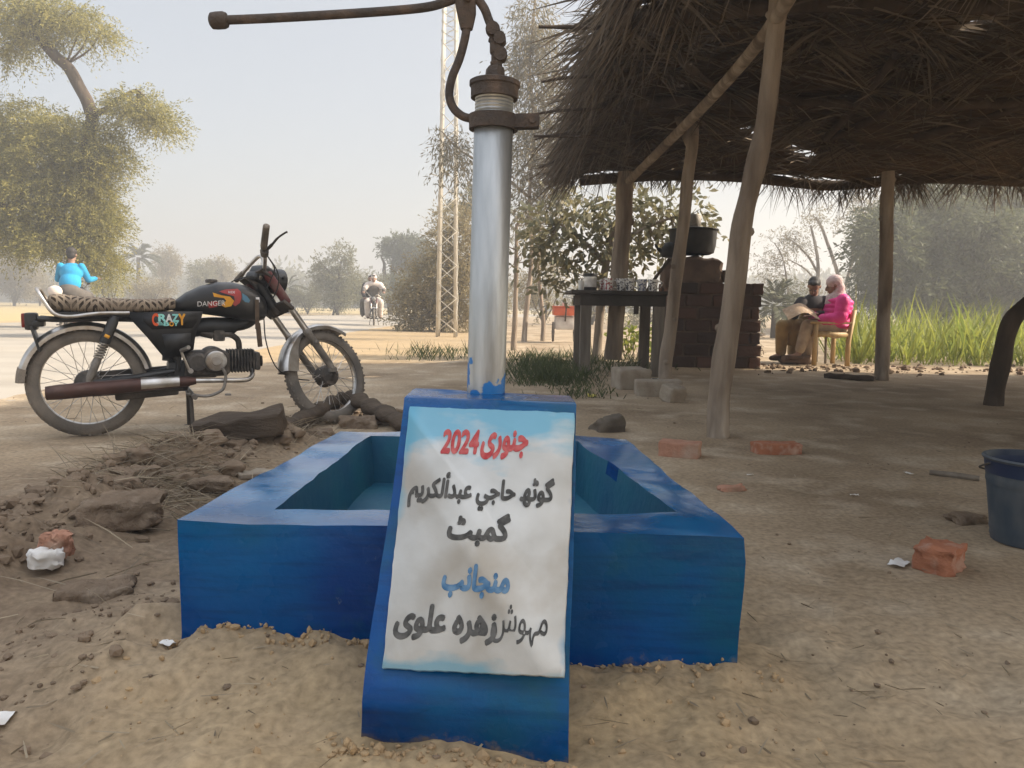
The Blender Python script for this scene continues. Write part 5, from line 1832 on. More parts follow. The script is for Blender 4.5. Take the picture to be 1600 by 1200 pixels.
def palm(px, pyb, pyt, Y, rad, lab, seed, nf=34, tr=.14):
    rng = np.random.default_rng(seed)
    b_ = dp(px, pyb, Y)
    b_.z = 0
    t_ = dp(px, pyt, Y)
    r = thing('palm_tree', b_, lab, 'palm')
    mb = MB()
    mb.tube([b_, (b_+t_)/2, t_], [tr*1.2, tr, tr*.9], 10)
    mb.build('trunk', M_bark2, r)
    mb = MB()
    for k in range(nf):
        a, e = rng.uniform(0, 6.28), rng.uniform(-.5, 1.35)
        d = np.array([math.cos(a)*math.cos(e), math.sin(a)*math.cos(e), math.sin(e)])
        n_ = 26
        t = np.linspace(.12, 1, n_)[:, None]
        P = np.array(t_)+d*rad*t
        P[:, 2] -= (rad*.38*t[:, 0]**2.2)
        tg = np.gradient(P, axis=0)
        tg /= np.linalg.norm(tg, axis=1, keepdims=True)
        sd = np.cross(tg, [0, 0, 1.])
        sd /= np.linalg.norm(sd, axis=1, keepdims=True)+1e-6
        for sg in (-1, 1):
            D = tg*.75+sd*sg*.6+rng.normal(0, .08, P.shape)
            leafcards(mb, P, D, np.full(n_, rad*.26), np.full(n_, rad*.035), rng)
    mb.build('crown', L_palm, r)
palm(216, 458, 402, 58, 1.55, 'hazy date palm standing beyond the motorcycle seat', 1)
palm(449, 466, 450, 46, 1.15, 'squat young palm just right of the motorcycle headlamp', 2, 26, .1)
palm(1212, 505, 478, 19, .95, 'blue grey bushy young palm behind the brick stove', 3, 34, .1)
palm(742, 420, 330, 30, 1.5, 'hazy palm half hidden behind the pump pipe', 4, 30, .13)
# tamarisk behind the tower
Yt = 20.
bt = dp(688, 522, Yt)
bt.z = 0
tree('tamarisk_bush', 'large feathery olive tamarisk behind the lattice tower', 'bush', bt,
     [([bt, dp(690, 470, Yt), dp(700, 410, Yt), dp(706, 350, Yt)], .09, .03), ([bt, dp(668, 480, Yt), dp(650, 450, Yt)], .06, .02), ([bt, dp(715, 470, Yt), dp(735, 400, Yt)], .06, .02)],
     px_clumps([(648, 478, 28, 34), (640, 455, 18, 24), (668, 450, 30, 40), (690, 420, 34, 40), (700, 370, 24, 34), (722, 395, 26, 48), (712, 460, 34, 48), (690, 492, 38, 24), (655, 505, 30, 16), (735, 460, 30, 50), (634, 500, 18, 14), (710, 335, 14, 18), (740, 350, 20, 30)], Yt),
     L_tam, M_bark2, dict(dens=230, slen=.5, nl=15, ll=.09, lw=.026, droop=.05, shell=.25), seed=20)
# eucalyptus behind the pump
Ye = 15.
be = dp(818, 535, Ye)
be.z = 0
tree('eucalyptus_tree', 'tall pale eucalyptus with hanging leaves behind the pump', 'tree', be,
     [([be, dp(824, 470, Ye), dp(831, 400, Ye), dp(828, 300, Ye), dp(835, 200, Ye), dp(828, 100, Ye), dp(836, 0, Ye), dp(832, -60, Ye)], .055, .012),
      ([dp(829, 310, Ye), dp(780, 270, Ye+.2), dp(720, 235, Ye+.3), dp(690, 205, Ye+.3)], .03, .012), ([dp(835, 200, Ye), dp(860, 150, Ye), dp(872, 100, Ye)], .025, .01)],
     px_clumps([(835, 20, 26, 34), (822, 75, 24, 26), (850, 60, 22, 26), (838, 130, 30, 30), (862, 165, 22, 30), (812, 175, 18, 28), (845, 225, 30, 34), (872, 235, 18, 26), (818, 250, 20, 30), (862, 290, 26, 26), (825, 320, 24, 24), (705, 225, 18, 20), (690, 212, 12, 14), (728, 250, 12, 20), (720, 215, 12, 12), (812, 110, 12, 18), (855, 100, 14, 16)], Ye),
     L_euc, M_bark, dict(dens=300, slen=.40, nl=11, ll=.12, lw=.023, droop=1.0, shell=.3), seed=21)
Ye2 = 15.5
for k, (x0, x1, lab) in enumerate(((803, 806, 'thin bare sapling trunk right beside the pump pipe'), (848, 842, 'thin pale sapling trunk left of the tea table'))):
    b_ = dp(x0, 545, 12 if k == 0 else Ye2)
    b_.z = 0
    Yk = b_.y
    tree('sapling', lab, 'tree', b_, [([b_, dp(x0+1, 500, Yk), dp(x1, 430, Yk), dp(x1+2, 350, Yk)], .05, .025)],
         px_clumps([(x1+4, 350, 18, 22), (x1-6, 385, 16, 18), (x1+12, 400, 14, 16)], Yk), L_euc, M_bark, dict(dens=60, slen=.4, nl=9, ll=.10, lw=.02, droop=.8, shell=.3), None, 22+k)
bush(850, 440, 50, 62, 27, 'hazy olive thicket between the pump and the tea table', L_tam, 31, dens=26)
bush(925, 470, 60, 42, 30, 'hazy olive thicket seen under the broad leaved tree', L_tam, 32, dens=24)
bush(1010, 480, 55, 34, 26, 'green thicket seen between the tea table legs', L_far, 33, dens=24)
bush(775, 470, 40, 45, 30, 'hazy thicket behind the pump pipe', L_tam, 34, dens=24)
# broad leaved tree behind the table
Yb = 9.9
bb_ = dp(932, 565, Yb)
bb_.z = 0
tree('broad_leaved_tree', 'leafy tree with large drooping leaves behind the tea table', 'tree', bb_,
     [([bb_, dp(936, 520, Yb), dp(940, 460, Yb), dp(948, 410, Yb), dp(958, 350, Yb)], .065, .04), ([dp(946, 415, Yb), dp(915, 380, Yb), dp(875, 350, Yb)], .03, .015), ([dp(950, 400, Yb), dp(1000, 360, Yb), dp(1065, 335, Yb)], .03, .015)],
     px_clumps([(850, 345, 34, 26, .2), (895, 325, 40, 30), (940, 320, 40, 30), (990, 325, 40, 34, .3), (1035, 325, 36, 34), (1080, 322, 26, 28), (1100, 350, 14, 16), (865, 380, 36, 22), (905, 390, 38, 28), (945, 385, 34, 26, -.1), (985, 390, 28, 20), (1020, 375, 30, 22, .3), (880, 425, 26, 18), (930, 430, 22, 14), (835, 378, 18, 18), (1060, 365, 26, 20), (985, 425, 14, 14), (860, 445, 10, 14)], Yb),
     L_broad, M_bark, dict(dens=165, slen=.24, nl=6, ll=.115, lw=.046, droop=.55, shell=.2, broad=True), seed=40)
# right side
Yr = 30.
br1, br2 = dp(1277, 495, Yr), dp(1322, 495, Yr)
br1.z = br2.z = 0
tree('bare_tree', 'thin tree with pale feathery tufts, left of the two behind the seated people', 'tree', br1,
     [([br1, dp(1277, 450, Yr), dp(1278, 410, Yr), dp(1272, 375, Yr), dp(1266, 352, Yr)], .085, .04), ([dp(1277, 425, Yr), dp(1262, 400, Yr), dp(1240, 378, Yr), dp(1222, 368, Yr)], .05, .02), ([dp(1277, 440, Yr), dp(1255, 418, Yr), dp(1232, 405, Yr)], .04, .018), ([dp(1233, 470, Yr), dp(1228, 430, Yr), dp(1222, 400, Yr), dp(1210, 380, Yr)], .04, .02)],
     px_clumps([(1215, 372, 22, 10), (1235, 362, 16, 10), (1200, 408, 18, 12), (1190, 415, 10, 10), (1225, 395, 20, 12), (1245, 385, 18, 12), (1210, 430, 16, 14), (1250, 365, 16, 8)], Yr),
     L_pale, M_bark, dict(dens=70, slen=.5, nl=11, ll=.11, lw=.034, droop=.4, shell=.3), 'pale thin trees behind the seated people', 50)
tree('bare_tree', 'forked thin tree with pale tufts, right of the two behind the seated people', 'tree', br2,
     [([br2, dp(1318, 455, Yr), dp(1306, 420, Yr), dp(1295, 385, Yr), dp(1284, 355, Yr), dp(1276, 340, Yr)], .085, .045), ([dp(1320, 450, Yr), dp(1330, 410, Yr), dp(1334, 370, Yr), dp(1348, 340, Yr)], .07, .03), ([dp(1332, 390, Yr), dp(1350, 365, Yr), dp(1362, 340, Yr)], .03, .015)],
     px_clumps([(1276, 332, 18, 12), (1285, 342, 12, 8), (1268, 340, 10, 9), (1345, 325, 24, 18), (1330, 345, 18, 14), (1362, 340, 18, 16), (1350, 310, 18, 10), (1335, 365, 12, 12)], Yr),
     L_pale, M_bark, dict(dens=70, slen=.5, nl=11, ll=.11, lw=.034, droop=.35, shell=.3), 'pale thin trees behind the seated people', 51)
Yd = 26.
bd = dp(1480, 520, Yd)
bd.z = 0
tree('spreading_tree', 'huge dense grey green tree filling the right background beyond the cane', 'tree', bd,
     [([bd, dp(1480, 460, Yd), dp(1478, 400, Yd)], .3, .2), ([dp(1480, 450, Yd), dp(1420, 400, Yd), dp(1390, 360, Yd)], .15, .06), ([dp(1480, 440, Yd), dp(1550, 390, Yd), dp(1600, 350, Yd)], .15, .06)],
     px_clumps([(1500+118*math.cos(k*2.4)*(k/30)**.5+14*math.sin(k*7.), 395+85*math.sin(k*2.4)*(k/30)**.5, 27+8*math.sin(k*3.1), 20+5*math.cos(k*5.), -2.2+1.5*math.sin(k*1.7)) for k in range(34)]+[(1470, 400, 62, 56), (1400, 395, 44, 52), (1375, 420, 28, 36), (1430, 340, 48, 36), (1500, 330, 60, 36), (1560, 350, 60, 46), (1540, 420, 66, 48), (1610, 400, 60, 60), (1660, 360, 60, 70), (1420, 450, 52, 36), (1490, 465, 60, 32), (1570, 465, 60, 34), (1450, 305, 40, 20), (1390, 340, 24, 24), (1580, 300, 60, 24), (1680, 450, 50, 50)], Yd),
     L_dense, M_bark2, dict(dens=120, slen=.62, nl=16, ll=.19, lw=.06, droop=.5, shell=.55, flat=.3), seed=52)
bush(1245, 458, 32, 26, 28, 'rounded green bush right of the stove, behind the reading person', L_far, 53, dens=24)
bush(1345, 470, 24, 20, 27, 'small dark bush between the thin trees and the huge tree', L_dense, 54, dens=24)
bush(1300, 470, 30, 16, 34, 'low hazy bush behind the pink jacket', L_pale, 55, dens=20)
# far woods that read as one mass
rng = np.random.default_rng(77)
mb = MB()
cl = []
for k in range(210):
    a = rng.uniform(-.9, .95)
    Y_ = rng.uniform(95, 190)
    hh = rng.uniform(1.2, 3.2)
    cl.append((Vector((a*Y_, Y_, hh*.75)), (rng.uniform(2.5, 6), 3, hh)))
crown_sprays(mb, cl, 6, 1.4, 9, .9, .45, .1, rng, shell=.2)
tag(mb.build('far_woods', L_far), kind='stuff')

# ---------------------------------------------------------------- ground plants
rng = np.random.default_rng(61)
mb = MB()
N = 5200
x0, x1 = 4.45, 16.
bx = x0+(x1-x0)*rng.random(N)**1.25
by = 10.35+8*rng.random(N)**1.6
bx += (by-10.3)*.38*(rng.random(N) < 1)
clx, cly = np.round(bx*3.2)/3.2+rng.normal(0, .05, N), np.round(by*2.6)/2.6+rng.normal(0, .06, N)
base = np.stack([clx, cly, np.full(N, -.01)], 1)
az = rng.uniform(0, 6.28, N)
ln = rng.uniform(.55, 1.05, N)*(.95+.22*np.sin(np.round(bx*3.2)*5.1))
dr = np.stack([np.cos(az)*.42, np.sin(az)*.42, np.ones(N)], 1)
blades(mb, base, dr, ln, rng.uniform(.012, .03, N), rng.random(N)**1.6*.75, rng)
tag(mb.build('sugarcane', L_cane), kind='stuff')
mb = MB()
N = 3800
px_, py_ = [], []
P = []
for _ in range(N):
    k = rng.random()
    if k < .55: q = gp(rng.normal(850, 34), rng.uniform(556, 606))
    elif k < .75: q = gp(rng.normal(905, 26), rng.uniform(555, 625))
    elif k < .88: q = gp(rng.normal(690, 40), rng.uniform(546, 566))
    else: q = gp(rng.normal(985, 40), rng.uniform(560, 585))
    P.append((q.x, q.y))
P = np.array(P)
az = rng.uniform(0, 6.28, N)
dr = np.stack([np.cos(az)*.55, np.sin(az)*.55, np.ones(N)], 1)
ln = rng.uniform(.06, .24, N)*np.clip(.55+.9*fbm(P[:, 0]*3, P[:, 1]*3, 3)+.3, .3, 1.3)
ln = np.where(P[:, 1] < 6.8, ln*.5, ln)
blades(mb, np.stack([P[:, 0], P[:, 1], hgt(P[:, 0], P[:, 1])-.005], 1), dr, ln, rng.uniform(.005, .011, N), rng.random(N)*.4, rng)
tag(mb.build('grass', L_grass), kind='stuff')
mb = MB()
N = 2600
t = rng.random(N)
pts = []
for k in range(N):
    s = rng.random()
    if s < .6: q = gp(rng.normal(265, 62), rng.normal(762, 30))
    elif s < .8: q = gp(rng.normal(440, 60), rng.normal(690, 14))
    else: q = gp(rng.uniform(0, 1600), 640+560*rng.random()**1.3)
    pts.append((q.x, q.y))
P = np.array(pts)
az = rng.uniform(0, 6.28, N)
lie = (np.arange(N) > 0)*rng.uniform(.0, .6, N)
lie = np.where((P[:, 0] > -.75) | (P[:, 1] < 1.5), .02, lie)
inside_t = (P[:, 0] > -.72) & (P[:, 0] < .5) & (P[:, 1] > 1.38) & (P[:, 1] < 2.65)
P, az, lie = P[~inside_t], az[~inside_t], lie[~inside_t]
N = len(P)
dr = np.stack([np.cos(az), np.sin(az), lie], 1)
blades(mb, np.stack([P[:, 0], P[:, 1], hgt(P[:, 0], P[:, 1])+.006], 1), dr, rng.uniform(.02, .14, N)*np.where(lie > .03, 1.5, .5), rng.uniform(.0015, .004, N), rng.random(N)*.3*(lie > .03), rng)
tag(mb.build('dry_grass', L_dry), kind='stuff')
# loose clods and grit
ico = bmesh.new()
bmesh.ops.create_icosphere(ico, subdivisions=1, radius=1)
IV = np.array([v.co[:] for v in ico.verts])
IF = np.array([[v.index for v in f.verts] for f in ico.faces])
ico.free()
rng = np.random.default_rng(91)
N = 2600
pts, sz = [], []
for k in range(N):
    s = rng.random()
    if s < .34:
        i = int(rng.integers(0, len(rub1)-1))
        t = rng.random()
        x = rub1[i][0]*(1-t)+rub1[i+1][0]*t+rng.normal(0, .16)
        y = rub1[i][1]*(1-t)+rub1[i+1][1]*t+rng.normal(0, .16)
        r = .004+.020*rng.random()**3
    elif s < .40:
        x, y = rng.uniform(-1., -.7), rng.normal(1.5, .2)
        r = .002+.012*rng.random()**3
    elif s < .70:
        i = int(rng.integers(0, len(rub2)-1))
        t = rng.random()
        x = rub2[i][0]*(1-t)+rub2[i+1][0]*t+rng.normal(0, .12)
        y = rub2[i][1]*(1-t)+rub2[i+1][1]*t+rng.normal(0, .10)
        r = .004+.022*rng.random()**3
    elif s < .80:
        q = gp(rng.uniform(1180, 1640), rng.normal(577, 4))
        x, y, r = q.x, q.y, .012+.04*rng.random()**3
    else:
        q = gp(rng.uniform(-50, 1650), 620+580*rng.random()**1.2)
        x, y, r = q.x, q.y, .0015+.008*rng.random()**5
    if -.68 < x < .47 and 1.42 < y < 2.62 or (-.25 < x < .13 and 1.15 < y < 1.5): continue
    pts.append((x, y))
    sz.append(r)
P, sz = np.array(pts), np.array(sz)
N = len(P)
Zc = hgt(P[:, 0], P[:, 1])+sz*.25
sc3 = sz[:, None]*rng.uniform(.6, 1.3, (N, 3))*np.array([1, 1, .75])
ang = rng.uniform(0, 6.28, N)
V = IV[None]*sc3[:, None, :]*(1+rng.normal(0, .13, (N, len(IV), 1)))
ca_, sa_ = np.cos(ang)[:, None], np.sin(ang)[:, None]
V = np.stack([V[..., 0]*ca_-V[..., 1]*sa_, V[..., 0]*sa_+V[..., 1]*ca_, V[..., 2]], -1)+np.stack([P[:, 0], P[:, 1], Zc], -1)[:, None, :]
mb = MB()
mb.polys(V[:, IF].reshape(-1, 3), 3)
for k in range(46):                        # the bigger lumps of the spoil bank
    i = int(rng.integers(0, len(rub1)-1))
    t = rng.random()
    x = rub1[i][0]*(1-t)+rub1[i+1][0]*t+rng.normal(0, .13)
    y = rub1[i][1]*(1-t)+rub1[i+1][1]*t+rng.normal(0, .13)
    if x > -.75 and y > 1.3: continue
    r = rng.uniform(.02, .055)
    mb.rock((x, y, float(hgt(x, y))+r*.15), (r*1.2, r, r*.7), 200+k, 3, .55, rng.uniform(0, 6.28))
M_clod = mat('soil_clod', (.25, .185, .128), (.16, .118, .082), 5, 1., bump=.4, bscale=60, spec=.05)
tag(mb.build('soil_clods', M_clod), kind='stuff')
# crumbs of sandy soil along the foot of the walls
N = 1100
x = rng.uniform(-.72, .52, N)
y = np.where(rng.random(N) < .6, 1.435-.035*(x+.1)-.012-np.abs(rng.normal(0, .022, N)), rng.normal(1.25, .12, N))
ft = rng.random(N) < .22
x = np.where(ft, rng.uniform(-.27, .13, N), x)
y = np.where(ft, 1.145-.14*(x+.24)-.005-np.abs(rng.normal(0, .02, N)), y)
ok = ~((x > -.26) & (x < .12) & (y > 1.15))
x, y = x[ok], y[ok]
N = len(x)
r = (.0015+.009*rng.random(N)**4)*(.5+1.3*np.abs(fbm(x*5, y*5, 2)))
ang = rng.uniform(0, 6.28, N)
V = IV[None]*(r[:, None]*rng.uniform(.6, 1.3, (N, 3)))[:, None, :]*(1+rng.normal(0, .15, (N, len(IV), 1)))
ca_, sa_ = np.cos(ang)[:, None], np.sin(ang)[:, None]
V = np.stack([V[..., 0]*ca_-V[..., 1]*sa_, V[..., 0]*sa_+V[..., 1]*ca_, V[..., 2]], -1)+np.stack([x, y, hgt(x, y)+r*.15], -1)[:, None, :]
mb = MB()
mb.polys(V[:, IF].reshape(-1, 3), 3)
M_crumb = mat('sandy_crumb', (.43, .30, .165), (.33, .235, .14), 6, 1., bump=.3, bscale=60, spec=.05)
tag(mb.build('sand_crumbs', M_crumb), kind='stuff')
# brush heap right of the stove
mb = MB()
rng = np.random.default_rng(12)
for k in range(110):
    c = dp(rng.normal(1196, 9), 0, 10.9)
    c.z = rng.uniform(.0, .42)
    d = Vector(rng.normal(0, 1, 3))
    d.z *= .6
    d.normalize()
    mb.tube([c-d*.16, c+Vector(rng.normal(0, .02, 3)), c+d*.16], [.006, .006, .003], 5)
tag(mb.build('brush_heap', M_bark, origin=dp(1196, 565, 10.9)), 'tangled heap of dry twigs just right of the brick stove', 'brush heap')
pl_ = dp(990, 545, 10.2)
pl_.z = 0
pt_ = thing('young_plant', pl_, 'bright green young plant seen under the tea table', 'plant')
mb = MB()
for k in range(5): mb.tube([pl_+Vector((.05*(k-2), 0, 0)), pl_+Vector((.08*(k-2), .03, .22)), pl_+Vector((.11*(k-2), .0, .38))], [.008, .006, .004], 6)
mb.build('stem', M_bark, pt_)
mb = MB()
mb.broad = True
crown_sprays(mb, [(pl_+Vector((0, 0, .30)), (.24, .15, .14))], 420, .12, 4, .10, .04, .4, rng, shell=.2)
mb.build('leaves', L_cane, pt_)

# ---------------------------------------------------------------- lattice tower, cart
tw = dp(698, 527, 17.)
tw.z = 0
tower = thing('lattice_tower', tw, 'tall slim cream steel lattice tower standing by the road verge', 'tower')
Hh = 11.
def tleg(sx, sy, z):
    k = .225-.010*z
    return tw+Vector((sx*k+.004*z, sy*k, z))
for sx in (-1, 1):
    for sy in (-1, 1):
        mb = MB()
        a, b_ = tleg(sx, sy, -.1), tleg(sx, sy, Hh)
        mb.loft([[p+Vector((x*-sx, y*-sy, 0)) for x, y in ((0, 0), (.06, 0), (.06, .008), (.008, .008), (.008, .06), (0, .06))] for p in (a, b_)])
        mb.build('leg', M_cream, tower, smooth=False)
def bar(mb, a, b_, w_=.028):
    mb.tube([a, b_], w_*.55, 4)
for (fa, fb) in (((-1, -1), (1, -1)), ((1, -1), (1, 1)), ((1, 1), (-1, 1)), ((-1, 1), (-1, -1))):
    mb = MB()
    z, k = .1, 0
    pts = []
    while z < 6.2:
        pts.append(tleg(*(fa if k % 2 else fb), z))
        z += .36
        k += 1
    while z < Hh-.2:
        pts.append(tleg(*(fa if k % 2 else fb), z))
        pts.append(tleg(*(fb if k % 2 else fa), z+.01))
        z += .2
    mb.tube(pts, .015, 5)
    mb.build('bracing', M_cream, tower, smooth=False)
mb = MB()
p = tleg(-1, -1, 3.42)
mb.tube([p+Vector((-.16, 0, .05)), p+Vector((.10, 0, -.02))], .012, 6)
mb.build('step_bolt', M_cream, tower)
ct = dp(881, 525, 15.)
ct.z = 0
cart = thing('hand_cart', ct, 'small handcart with an orange red box standing beyond the tea table', 'cart')
M_orange = mat('orange_board', (.62, .13, .05), (.5, .10, .04), 6, .6)
M_cwhite = mat('cart_white', (.6, .56, .5), (.45, .4, .36), 8, .7)
mb = MB()
mb.rbox(ct+Vector((0, 0, .60)), (.44, .7, .16), .02)
mb.rbox(ct+Vector((0, 0, .69)), (.48, .74, .025), .008)
mb.build('box', M_orange, cart)
mb = MB()
mb.rbox(ct+Vector((0, 0, .38)), (.36, .6, .26), .03)
mb.rbox(ct+Vector((.0, -.1, .74)), (.10, .12, .08), .02)
mb.build('tub', M_cwhite, cart)
for sx in (-1, 1):
    mb = MB()
    c = ct+Vector((sx*.21, .05, .2))
    mb.lathe([(.19, -.018), (.2, 0), (.19, .018), (.165, .016), (.165, -.016)], c, (1, 0, 0), 28, close=True)
    for k in range(8): mb.tube([c, c+Vector((0, .17*math.cos(k*.785), .17*math.sin(k*.785)))], .005, 5)
    mb.lathe([(.03, -.03), (.03, .03)], c, (1, 0, 0), 12)
    mb.build('wheel', M_rubber, cart)
mb = MB()
mb.tube([ct+Vector((0, -.3, .42)), ct+Vector((0, -.6, .75)), ct+Vector((0, -.65, .76))], .015, 8)
mb.build('handle', M_dark, cart)
# ---------------------------------------------------------------- people
M_skin = mat('skin', (.27, .155, .10), (.22, .12, .078), 20, .6)
M_hair = mat('dark_hair', (.018, .014, .012), (.03, .024, .02), 40, .7)
M_eye = mat('eye', (.03, .025, .02), (.04, .03, .03), 9, .3)
M_lip = mat('lip', (.22, .09, .07), (.2, .08, .06), 9, .6)
def limb(mb, pts, rs):
    for a, b_, ra, rb in zip(pts[:-1], pts[1:], rs[:-1], rs[1:]):
        mb.tube([a, (a+b_)/2, b_], [ra, (ra+rb)/2*1.03, rb], 14)
    for p, r_ in zip(pts, rs): mb.ball(p, r_*.99, 12, 8)
def figure(J, clothes, label, hair=True, group=None, base=None, sc=1., shoes=None, T=None, name='person'):
    """J: joint name -> point; sides n / f (near and far); clothes: list of (name, function(mb), material)"""
    J = {k: Vector(v) for k, v in J.items()}
    if T is not None: J = {k: (T @ v if k not in ('face', 'up') else (T.to_3x3() @ v)) for k, v in J.items()}
    base = base or Vector((J['pelvis'].x, J['pelvis'].y, 0))
    P = thing(name, base, label, 'person', group)
    f = J['face'].normalized()
    u = (J['up']-f*J['up'].dot(f)).normalized()
    s_ = f.cross(u)
    hd = J['head']
    HR = Matrix((s_, f, u)).transposed()
    def hp(a, b_, c): return hd+HR @ Vector((a*sc, b_*sc, c*sc))
    mb = MB()
    mb.ball(hp(0, -.012, .025), (.074*sc, .094*sc, .090*sc), 18, 12, rot=HR)
    mb.ball(hp(0, .030, -.035), (.060*sc, .066*sc, .078*sc), 16, 10, rot=HR)
    mb.ball(hp(0, .062, -.085), (.032*sc, .030*sc, .026*sc), 12, 8, rot=HR)
    mb.tube([hp(0, .085, .02), hp(0, .108, -.018), hp(0, .100, -.032)], [.009*sc, .016*sc, .014*sc], 8)
    for q in (-1, 1): mb.ball(hp(q*.076, -.01, -.005), (.012*sc, .02*sc, .03*sc), 8, 6, rot=HR)
    limb(mb, [hp(0, -.01, -.06), J['neck'], J['chest']], [.052*sc, .055*sc, .085*sc])
    ch, pv = J['chest'], J['pelvis']
    sv = (J['sh_f']-J['sh_n']).normalized()
    dn = (pv-ch).normalized()
    fw = sv.cross(dn).normalized()
    TR_ = Matrix((sv, fw, sv.cross(fw))).transposed()
    mb.ball(ch+dn*.03, (.165*sc, .115*sc, .17*sc), 18, 12, rot=TR_)
    mb.ball((ch+pv)/2, (.135*sc, .10*sc, .20*sc), 18, 12, rot=TR_)
    mb.ball(pv, (.16*sc, .125*sc, .13*sc), 18, 12, rot=TR_)
    for q in 'nf':
        limb(mb, [J['sh_'+q], J['el_'+q], J['wr_'+q]], [.055*sc, .042*sc, .028*sc])
        limb(mb, [J['hip_'+q], J['kn_'+q], J['an_'+q]], [.085*sc, .058*sc, .038*sc])
        limb(mb, [J['an_'+q]+Vector((0, 0, -.02)), J['to_'+q]], [.036*sc, .026*sc])
        mb.ball((J['an_'+q]*.75+J['to_'+q]*.25)+Vector((0, 0, -.025)), .036*sc, 10, 7)
        # hand: palm, four unequal fingers, thumb
        hd_ = (J['wr_'+q]-J['el_'+q]).normalized()
        if 'ha_'+q in J: hd_ = (J['ha_'+q]-J['wr_'+q]).normalized()
        sd = hd_.cross(Vector((0, 0, 1)))
        sd = sd.normalized() if sd.length > .1 else Vector((1, 0, 0))
        nd = sd.cross(hd_)
        w_ = J['wr_'+q]
        mb.ball(w_+hd_*.05*sc, (.040*sc, .050*sc, .018*sc), 12, 8, rot=Matrix((sd, hd_, nd)).transposed())
        for k, (o, ln) in enumerate(((-.030, .062), (-.010, .075), (.010, .070), (.029, .055))):
            b0_ = w_+hd_*.085*sc+sd*o*sc
            m1 = b0_+hd_*ln*.5*sc-nd*.008*sc
            m2 = b0_+hd_*ln*.85*sc-nd*.030*sc
            mb.tube([b0_-hd_*.02*sc, b0_, m1, m2], [.009*sc, .009*sc, .0082*sc, .007*sc], 8)
        mb.tube([w_+hd_*.03*sc+sd*.03*sc, w_+hd_*.06*sc+sd*.055*sc-nd*.01, w_+hd_*.09*sc+sd*.058*sc-nd*.02], [.011*sc, .010*sc, .008*sc], 8)
    remesh(mb, .0085, 2).build('body', M_skin, P)
    mb = MB()
    for q in (-1, 1): mb.ball(hp(q*.030, .083, .008), (.013*sc, .008*sc, .007*sc), 8, 6, rot=HR)
    mb.build('eyes', M_eye, P)
    mb = MB()
    mb.ball(hp(0, .094, -.058), (.022*sc, .008*sc, .006*sc), 8, 6, rot=HR)
    mb.build('mouth', M_lip, P)
    if hair:
        mb = MB()
        mb.ball(hp(0, -.028, .045), (.082*sc, .094*sc, .084*sc), 16, 10, rot=HR)
        mb.ball(hp(0, -.06, -.01), (.076*sc, .055*sc, .07*sc), 14, 9, rot=HR)
        mb.ball(hp(0, .035, .098), (.062*sc, .05*sc, .026*sc), 12, 8, rot=HR)
        remesh(mb, .009, 2).build('hair', M_hair, P)
    for (nm, fn, m_, vx) in clothes:
        mb = MB()
        fn(mb, J, TR_, hp, HR)
        remesh(mb, vx, 3).build(nm, m_, P)
    return P
def jacket(sleeve=.068, body=1.0, length=.55, arms='nf', wrist=.045, puff=0):
    def fn(mb, J, TR_, hp, HR):
        ch, pv = J['chest'], J['pelvis']
        dn = (pv-ch).normalized()
        mb.ball(ch+dn*.02, (.195*body, .140*body, .185), 20, 14, rot=TR_)
        mb.ball(ch.lerp(pv, length), (.180*body, .145*body, .20), 20, 14, rot=TR_)
        if puff:
            for k in range(puff):
                c = ch.lerp(pv, -.12+1.05*k/(puff-1))
                mb.ball(c, (.215*body, .172*body, .066), 20, 10, rot=TR_)
        mb.tube([J['neck'].lerp(ch, .75), J['neck'].lerp(ch, .2)], [.10, .075], 16)
        for q in arms:
            limb(mb, [J['sh_'+q], J['el_'+q], J['wr_'+q].lerp(J['el_'+q], .06)], [sleeve*1.12, sleeve, wrist])
            if puff:
                for seg in (('sh_', 'el_'), ('el_', 'wr_')):
                    for t in (.15, .5, .85): mb.ball(J[seg[0]+q].lerp(J[seg[1]+q], t), sleeve*1.16-(.012 if seg[0] == 'el_' else 0), 12, 8)
    return fn
def trousers(th=.105, kn=.085, an=.075, cut=.08):
    def fn(mb, J, TR_, hp, HR):
        mb.ball(J['pelvis'], (.185, .15, .15), 18, 12, rot=TR_)
        for q in 'nf': limb(mb, [J['hip_'+q], J['kn_'+q], J['an_'+q].lerp(J['kn_'+q], cut)], [th, kn, an])
    return fn
def kameez(hem):
    """long shirt: skirt over the lap, hem = list of (point, radius) it hangs to"""
    def fn(mb, J, TR_, hp, HR):
        ch, pv = J['chest'], J['pelvis']
        mb.ball(ch.lerp(pv, .15), (.182, .13, .20), 20, 14, rot=TR_)
        mb.ball(ch.lerp(pv, .75), (.185, .15, .22), 20, 14, rot=TR_)
        for q in 'nf':
            a = J['hip_'+q].lerp(J['kn_'+q], hem)
            limb(mb, [J['hip_'+q], a], [.125, .115])
            mb.tube([a+Vector((0, 0, .05)), a+Vector((0, 0, -.12)), a+Vector((0, 0, -.24))], [.09, .075, .055], 12)
        mid = (J['hip_n']+J['hip_f'])/2
        k2 = (J['kn_n']+J['kn_f'])/2
        limb(mb, [mid, mid.lerp(k2, hem*.9)], [.12, .10])
        for q in 'nf': limb(mb, [J['sh_'+q], J['el_'+q]], [.066, .055])
    return fn
def shoes(mb, J, TR_, hp, HR):
    for q in 'nf':
        a, t = J['an_'+q], J['to_'+q]
        d = (t-a)
        d.z = 0
        d.normalize()
        limb(mb, [a+Vector((0, 0, -.045))-d*.035, (a+t)/2+Vector((0, 0, -.03)), t+Vector((0, 0, -.005))], [.038, .042, .032])
